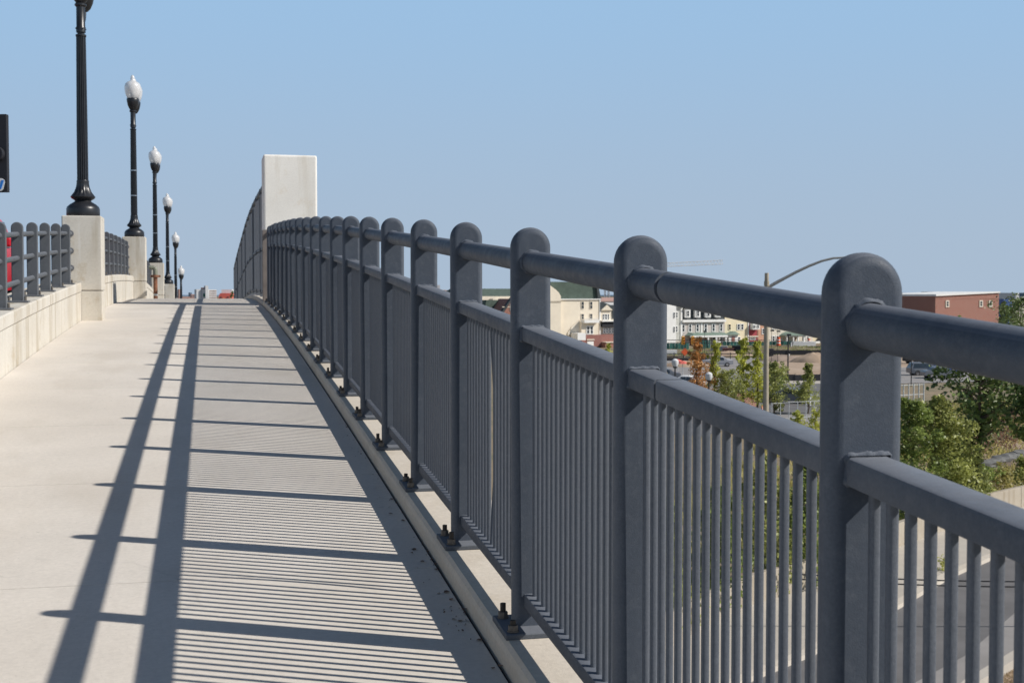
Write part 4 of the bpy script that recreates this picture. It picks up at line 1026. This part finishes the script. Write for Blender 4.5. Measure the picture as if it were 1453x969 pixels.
# far things on the skyline
def far_block(name, label, px0, px1, ytop, d, mat, cat='building', win=None, extra=None):
    h = House(name, label, px0, px1, d, cat, rz=.3); h.wall(mat, ytop, 14)
    if win:
        nx, ny, wm = win
        for i in range(nx):
            for j in range(ny):
                h.win(px0+(px1-px0)*(i+.5)/nx, ytop+2.2+j*2.6, (px1-px0)/nx*.5, 1.1, trim=.03, fm=wm)
    return h
h = far_block('hospital', 'white tower block with green mark, rising over the crest of the walkway', 279, 297, 410.5, 520, M['farwhite'])
h.box('tower', M['farwhite'], 291.6, 295.6, 405.5, 440, -1.5, 10); h.box('plant_room', M['farpink'], 287, 292, 408, 412, 2, 6); h.box('sign', M['screen'], 288.6, 291.6, 416.6, 421, -.2, .3); h.box('painted_shade_strip', M['fargrey'], 285.3, 286.6, 411.5, 440, -.15, .3)  # the thin grey strip on the wall is painted shade, no recess is cut
h = far_block('apartment_building', 'pinkish grey far block right of the white tower', 297, 307.5, 411.5, 530, M['farpink'])
for k in range(5): h.box('floor_band', M['farwhite'], 297, 307.6, 411+k*3, 412.6+k*3, -.4, 14.6)
h = House('red_building', 'coral red building with two dark windows and white roof beyond the crest', 309, 331, 300, 'building', rz=.1)
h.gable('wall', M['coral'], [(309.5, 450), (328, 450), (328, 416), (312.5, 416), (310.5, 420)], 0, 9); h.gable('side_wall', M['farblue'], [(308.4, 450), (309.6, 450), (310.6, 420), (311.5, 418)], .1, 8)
h.box('roof', M['farwhite'], 313, 328, 410.8, 416, 2, 8); h.win(314, 421.8, 1.6, 1.8, trim=.02, fm=M['brick_dark']); h.win(324, 421.6, 1.6, 1.8, trim=.02, fm=M['brick_dark']); h.box('door', M['lf_brown'], 316.6, 318.6, 422.5, 440, -.1, .2)
tree(330.2, 470, 58, 4, M['lf_dark'], 'thin dark shrub between the red building and the far pylon', 'round', 1, .2, .05, d=180, z0=(HOR-470)/F*180)
for a in [(254, 259, 410.5, 620, 'farpink', 'small pink far block beside the farthest lamp'), (259, 270, 421, 700, 'farpink', 'low far roofline left of the white tower'), (269.5, 272.6, 415.2, 760, 'farblue', 'tiny blue far block on the skyline'), (271.6, 280, 417.5, 740, 'farpink', 'low brownish far block just left of the white tower'),
          (620.5, 624.5, 404.5, 900, 'fargrey', 'tiny grey far tower glimpsed between two posts'), (624, 632, 411, 880, 'farwhite', 'tiny white far block glimpsed between two posts'), (632, 642, 411.8, 860, 'farpink', 'tiny pink far roof glimpsed between two posts'),
          (1424, 1436, 424, 420, 'blue', 'blue far building right of the brick building'), (1436, 1456, 427, 430, 'tan', 'low tan far building at the right edge'), (1441, 1445.5, 415.6, 520, 'farwhite', 'slim white far tower at the right edge'), (1434.5, 1436.5, 418, 560, 'farwhite', 'slimmest white far mast block near the right edge'), (1447, 1460, 421, 640, 'farwhite', 'far white roof at the right edge')]:
    far_block('far_building', a[5], a[0], a[1], a[2], a[3], M[a[4]], win=(3, 2, M['fargrey']) if a[1]-a[0] > 6 and a[4] != 'blue' else None)
h = House('far_building', 'two-tone row of low far blocks left over the crest', 240, 281, 560, 'building', rz=.3); h.wall(M['farpink'], 422.5, 10)
for k in range(9): h.win(243+k*4.4, 425.5, 2, 1.2, trim=.03, fm=M['farwhite'])
# distant ridge
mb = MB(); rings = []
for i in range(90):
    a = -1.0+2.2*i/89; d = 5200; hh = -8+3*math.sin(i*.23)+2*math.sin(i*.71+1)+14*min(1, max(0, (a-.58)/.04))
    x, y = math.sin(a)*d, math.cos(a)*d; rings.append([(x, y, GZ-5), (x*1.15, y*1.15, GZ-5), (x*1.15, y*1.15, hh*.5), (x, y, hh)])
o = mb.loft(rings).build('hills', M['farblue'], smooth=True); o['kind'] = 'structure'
# far tower crane jib
cp = at(900, HOR, 700); cp.z = GZ; cr = thing('tower_crane', 'faint white lattice crane jib above the top rail', 'crane', cp, -YAW-.02)
zj = (HOR-378)/F*700-GZ; mb = MB(); u = 700/F
mb.bar((0, 0, 0), (0, 0, zj+2), .5, 4); mb.build('mast', M['farwhite'], cr)
mb = MB(); n = 26; Lj = 125*u
P0 = lambda t: Vector((t*Lj, 0, zj-1+t*2.2)); P1_ = lambda t: Vector((t*Lj, .6, zj+.8+t*2.6))
for k in range(n): mb.bar(P0(k/n), P1_((k+.5)/n), .13, 4); mb.bar(P1_((k+.5)/n), P0((k+1)/n), .13, 4)
mb.bar(P0(0), P0(1), .16, 4); mb.bar(P1_(0), P1_(1), .16, 4); mb.build('jib', M['farwhite'], cr)

# ------------------------------------------------------------------ construction site
def screen(px0, px1, py, hgt, label, d=None):
    a, b = gp(px0, py), gp(px1, py); L = (b-a).length; n = max(1, int(L/3))
    t = thing('screened_fence', label, 'fence', a, math.atan2((b-a).y, (b-a).x))
    for k in range(n):
        mb = MB(); m_ = 6; W = L/n
        for i in range(m_):
            x0_, x1_ = k*W+W*i/m_+.03, k*W+W*(i+1)/m_-(.03 if i == m_-1 else 0); y0_, y1_ = .05*math.sin(i*2.1+k), .05*math.sin((i+1)*2.1+k)
            if i == 0: x0_ = k*W+.03
            mb.sheet([(x0_, y0_, .1), (x1_, y1_, .1), (x1_, y1_, hgt), (x0_, y0_, hgt)])
        o = mb.build('screen_panel', M['screen'], t); so = o.modifiers.new('thick', 'SOLIDIFY'); so.thickness = .02
    for k in range(n+1): MB().bar((L*k/n, .08, 0), (L*k/n, .08, hgt+.15), .035, 6).build('post', M['galv_light'], t)
    return t
screen(930, 978, 496, 1.2, 'green screened fence left of the orange diamond sign'); screen(991, 1008, 495, 1.7, 'green fence piece under the porch of the mansard row')
screen(1026, 1086, 491, .9, 'green screened fence left of the tall light pole'); screen(1092, 1140, 490.5, .9, 'bright green screened fence right of the tall light pole')
screen(1300, 1350, 500, 1.4, 'green screen hidden under the top rail at right')
a, b = gp(930, 510), gp(1090, 510)
t = thing('guard_fence', 'long dark post and rail barrier across the site at left', 'barrier')
for z in (.45, .9): MB().bar((a.x, a.y, GZ+z), (b.x, b.y, GZ+z), .07, 6).build('rail', M['silt'], t)
for k in range(13): p = a.lerp(b, k/12); MB().bar((p.x, p.y, GZ), (p.x, p.y, GZ+1.1), .06, 6).build('post', M['silt'], t)
for (x0_, x1_, y_, hh, l) in [(1088, 1175, 503.5, .8, 'black silt fence behind the soil heaps'), (1093, 1165, 541, .8, 'black silt fence along the far side of the back road'), (930, 1010, 512, .5, 'black silt fence by the left parking')]:
    a, b = gp(x0_, y_), gp(x1_, y_); L = (b-a).length; t = thing('silt_fence', l, 'fence', a, math.atan2((b-a).y, (b-a).x)); mb = MB(); n = int(L/1.5)
    for k in range(n): mb.box((L*(k+.5)/n, .04*math.sin(k*1.9), hh/2), (L/n, .03, hh*(1+.08*math.sin(k*2.7))))
    mb.build('cloth', M['silt'], t)
    for k in range(n+1): MB().box((L*k/n, .05, hh*.6), (.05, .05, hh*1.2)).build('stake', M['bark'], t)
def barrel(px, py, label, hpx=14, mat='orange', name='traffic_barrel', cat='traffic barrel', grp='orange traffic barrels on the site'):
    p = gp(px, py); d = F*-GZ/(py-HOR); k = hpx/F*d/1.0
    t = thing(name, label, cat, p, 0, grp); prof = lambda z0_, z1_, r0, r1: MB().lathe([(r0*k*.78, z0_*k), (r1*k*.78, z1_*k)], 14)
    MB().lathe([(.34*k, 0), (.34*k, .06*k)], 12).build('foot', M['rubber'], t)
    zs = [(.06, .28, .29, .275), (.28, .42, .27, .262), (.42, .6, .26, .25), (.6, .74, .245, .238), (.74, .97, .235, .21)]
    for i, (a_, b_, r0, r1) in enumerate(zs): prof(a_, b_, r0, r1).build('band', M[mat] if i % 2 == 0 else M['white'], t, smooth=True)
barrel(1045, 487, 'orange barrel before the yellow house', 11); barrel(1081.5, 487, 'orange barrel just left of the tall light pole', 11); barrel(1105, 491, 'orange and white barrel right of the tall light pole', 13)
barrel(1148, 490, 'orange barrel near the white wall at the right of the site', 10); barrel(1067.5, 567, 'small red-orange barrel on the brick plaza', 10)
barrel(1082, 583, 'pinkish orange barrel behind the middle rail', 7)
# hanging span-wire signals: amber heads
wa_, wb_ = at(938, 482.5, 170), at(1093, 482.8, 170); mb = MB(); mb.bar(wa_, wb_, .045, 6); mb.bar(wa_-Vector((0, 0, .35)), wb_-Vector((0, 0, .35)), .03, 6)
tag(mb.build('span_wire', M['black']), 'dark span wire carrying the traffic signals in front of the row houses', 'wire')
for k, px in enumerate((969, 983)):
    p = at(px, 483, 169.5); t = thing('traffic_signal', ['left amber traffic signal head seen from the side', 'right amber traffic signal head seen from the side'][k], 'traffic signal', p, -YAW+.4)
    MB().box((0, 0, 0), (.36, .30, 1.12)).build('housing', M['amber'], t, bevel=.04)
    for q in (-1, 0, 1):
        MB().bar((0, -.14, q*.35), (0, -.40, q*.35-.04), .15, 12, .15, cap=False).build('visor', M['amber'], t)
        MB().bar((0, -.14, q*.35), (0, -.17, q*.35), .12, 12).build('lens', M['gap'], t)
    MB().bar((0, 0, .5), (0, 0, .75), .04, 6).build('hanger', M['black'], t)
p = gp(972, 512); d = F*-GZ/(512-HOR); t = thing('road_sign', 'orange diamond road work sign left of the rusty brown tree', 'sign', p, -YAW)
s_ = 5.6/F*d; zc_ = (512-499.5)/F*d
MB().prism([(-s_, 0, zc_), (0, 0, zc_-s_*1.05), (s_, 0, zc_), (0, 0, zc_+s_*1.05)], None, (0, .03, 0)).build('face', M['orange'], t)
mb = MB(); s2 = s_*.9; s3 = s_*.84
for q in range(4):
    an = [(-1, 0), (0, -1), (1, 0), (0, 1)]; p0, p1 = an[q], an[(q+1) % 4]
    mb.prism([(p0[0]*s2, -.003, zc_+p0[1]*s2), (p1[0]*s2, -.003, zc_+p1[1]*s2), (p1[0]*s3, -.003, zc_+p1[1]*s3), (p0[0]*s3, -.003, zc_+p0[1]*s3)], None, (0, -.004, 0))
mb.build('border', M['brick_dark'], t)
MB().bar((0, .05, 0), (0, .05, zc_), .03, 6).build('stand', M['galv_light'], t); MB().bar((-.5, .1, .02), (.5, .1, .02), .03, 6).build('foot', M['galv_light'], t)

# ------------------------------------------------------------------ poles and lamps below
p = gp(1087.5, 592); d = F*-GZ/(592-HOR); t = thing('light_pole', 'tall weathered grey light pole with long curved arm', 'light pole', p, -YAW); u = d/F
Hp = (592-387.5)*u
MB().bar((0, 0, 0), (0, 0, Hp), 4.2*u, 14, 2.9*u).build('pole', M['galv'], t, smooth=True); MB().bar((0, 0, 0), (0, 0, .25), 7*u, 12).build('foot', M['galv'], t)
arm = [(2, 408), (12, 402), (27, 394), (42, 386), (60, 377.5), (78, 370.5), (94, 366.6), (112, 365.6)]
MB().tube([(x*u, 0, (592-y)*u) for x, y in arm], [.14, .14, .13, .12, .11, .10, .09, .08], 10).build('arm', plain('dull_grey_arm', (.20, .20, .195), .6), t, smooth=True)
MB().box((117*u, 0, (592-365.5)*u), (.7, .28, .14)).build('lamp_head', M['galv'], t, bevel=.04); MB().bar((0, 0, (592-406)*u), (0, 0, (592-399)*u), 3.8*u, 12).build('clamp', M['galv'], t)
def black_pole(px, py, ytop, label, r=.06, box=True):
    p = gp(px, py); d = F*-GZ/(py-HOR); h_ = (py-ytop)/F*d; t = thing('site_light_pole', label, 'light pole', p, -YAW)
    MB().bar((0, 0, 0), (0, 0, h_), r, 8, r*.7).build('pole', M['black'], t)
    MB().box((.1, 0, h_), (.5, .25, .22)).build('lamp_head', M['black'], t, bevel=.03)
    if box: MB().box((.2, 0, h_*.62), (.25, .2, .3)).build('control_box', M['black'], t)
black_pole(1118.6, 541, 475, 'black lamp pole standing before the dirt lot, right of the tall grey pole', .10)
black_pole(1294, 548, 468, 'thin black pole before the parked cars on the right', .06, False)
black_pole(1095, 520, 469, 'thin dark rod standing behind the soil heap, left one', .035, False); black_pole(1103.8, 520, 470, 'thin dark rod standing behind the soil heap, right one', .035, False)
black_pole(1000, 505, 470, 'thin dark pole before the mansard row', .05, False)
def globe_lamp(px, py, ytop, label):
    p = gp(px, py); d = F*-GZ/(py-HOR); h_ = (py-ytop)/F*d; t = thing('globe_lamp', label, 'street lamp', p, 0)
    MB().bar((0, 0, 0), (0, 0, h_-.7), .075, 10, .06).build('pole', M['black'], t)
    MB().lathe([(.12, h_-.72), (.2, h_-.6), (.29, h_-.35), (.28, h_-.12), (.15, h_), (.04, h_+.04)], 18).build('globe', M['farwhite'], t, smooth=True); MB().lathe([(.14, h_-.75), (.2, h_-.62)], 14).build('cap', M['black'], t)
globe_lamp(958.2, 596, 509.5, 'white globe street lamp nearest the second railing post'); globe_lamp(1006.3, 598, 528.5, 'white globe street lamp right of the rusty brown tree')
# picket and chain-link bits at the gravel lot
a, b = gp(1096, 598), gp(1180, 592); t = thing('wire_fence', 'pale galvanised wire fence at the gravel lot', 'fence')
for k in range(8):
    p = a.lerp(b, k/7); MB().bar((p.x, p.y, GZ), (p.x, p.y, GZ+1.5), .03, 6).build('post', M['galv_light'], t)
MB().bar((a.x, a.y, GZ+1.45), (b.x, b.y, GZ+1.45), .018, 6).build('rail', M['galv_light'], t); MB().bar((a.x, a.y, GZ+.15), (b.x, b.y, GZ+.15), .02, 6).build('rail', M['galv_light'], t)
a, b = gp(1276, 580), gp(1312, 578); t = thing('wire_fence', 'pale panel fence behind the tall shrubs on the right', 'fence')
for k in range(6):
    p = a.lerp(b, k/5); MB().bar((p.x, p.y, GZ), (p.x, p.y, GZ+2.2), .06, 6).build('post', M['galv_light'], t)
for z in (.3, 1.2, 2.1): MB().bar((a.x, a.y, GZ+z), (b.x, b.y, GZ+z), .035, 6).build('rail', M['galv_light'], t)
for (x, y, l) in [(1104, 583, 'white capped bollard in the gravel lot'), (1150, 576, 'white bollard beside the back road by the post'), (1056, 566, 'white bollard on the edge of the brick plaza'), (1120, 507, 'white marker post on the dirt lot'), (1123, 492, 'white marker on the grass strip')]:
    p = gp(x, y); t = thing('bollard', l, 'bollard', p); MB().bar((0, 0, 0), (0, 0, .75), .11, 10).build('shaft', M['white'], t); MB().lathe([(.14, .74), (.14, .8), (.05, .86)], 10).build('cap', M['white'], t)

# parked cars
def parked(px, py, kind, paint, label, rz, cat='car'):
    p = gp(px, py); make_car('parked_car' if kind == 'car' else 'parked_van' if kind == 'van' else 'parked_suv', label, cat, p, rz, kind, paint, 'cars parked below the bridge', detail=False)
parked(950, 548, 'suv', M['brick_dark'], 'dark maroon car parked beside the second post', -YAW+1.4); parked(966, 540, 'car', M['greycar'], 'grey car parked behind the first globe lamp', -YAW+1.5)
parked(1000, 552, 'car', M['farwhite'], 'white car behind the rusty brown tree', -YAW+1.3); parked(1002, 566, 'car', M['white'], 'white car next to the second globe lamp', -YAW+1.5)
parked(1040, 520, 'car', M['fargrey'], 'silver car between the yellow-green trees', -YAW+1.5); parked(1153, 573, 'car', M['greycar'], 'grey car on the back road beside the nearest post', -YAW+1.2)
parked(1066, 590, 'car', M['roof_green'], 'dark green car low behind the middle rail', -YAW+1.5)
parked(1303, 510, 'van', M['white'], 'white van on the sandy lot at the right', -YAW-1.4, 'van'); parked(1284, 516, 'car', M['gap'], 'black car left of the white van', -YAW-1.5)
parked(1312, 529, 'car', M['blue'], 'blue car in the back row at the right', -YAW-1.5); parked(1290, 533, 'suv', M['greycar'], 'grey car in the front row beside the nearest post', -YAW-1.5)
parked(1310, 537, 'car', M['greycar'], 'grey car in the front row under the dark tree', -YAW-1.5); parked(1420, 528, 'car', M['farwhite'], 'white car behind the dark tree', -YAW-1.5)
# red umbrella-like canopies by the left parking
for (x, y, l) in [(962, 529, 'red market canopy near the first globe lamp'), (969, 532, 'pink red canopy right of the first')]:
    p = gp(x, y+6); t = thing('canopy', l, 'canopy', p); MB().bar((0, 0, 0), (0, 0, 2.2), .04, 6).build('pole', M['galv_light'], t); MB().lathe([(.8, 1.9), (.45, 2.12), (.03, 2.25)], 8).build('canopy_top', M['coral'], t)

# spoil and material stacks on the site at left, behind the small trees
mound('soil_mound', 1035, 505, 70, .9, M['dirt'], 'low brown spoil heap between the yellow-green trees', 'soil heap')
for (x, y, w_, h_, m, l) in [(950, 503, 2.6, .8, 'farwhite', 'white crate stack at the left end of the site'), (1020, 498, 3.2, .9, 'fargrey', 'grey material stack before the yellow house'), (1033, 499, 2.2, .7, 'brick_dark', 'brown pallet stack before the yellow house'),
                             (1046, 499, 2.0, 1.1, 'silt', 'black tank among the material stacks'), (1140, 491, 5.0, .9, 'farwhite', 'long white barrier at the right of the site'), (1092.5, 512, 1.0, 1.9, 'silt', 'dark machine attachment standing right of the tall light pole')]:
    p = gp(x, y); t = thing('material_stack', l, 'site material', p, -YAW+random.uniform(-.2, .2))
    for k in range(3): MB().box((random.uniform(-.1, .1), 0, h_*(k+.5)/3), (w_*random.uniform(.85, 1), 1.2, h_/3-.03)).build('layer', M[m], t)
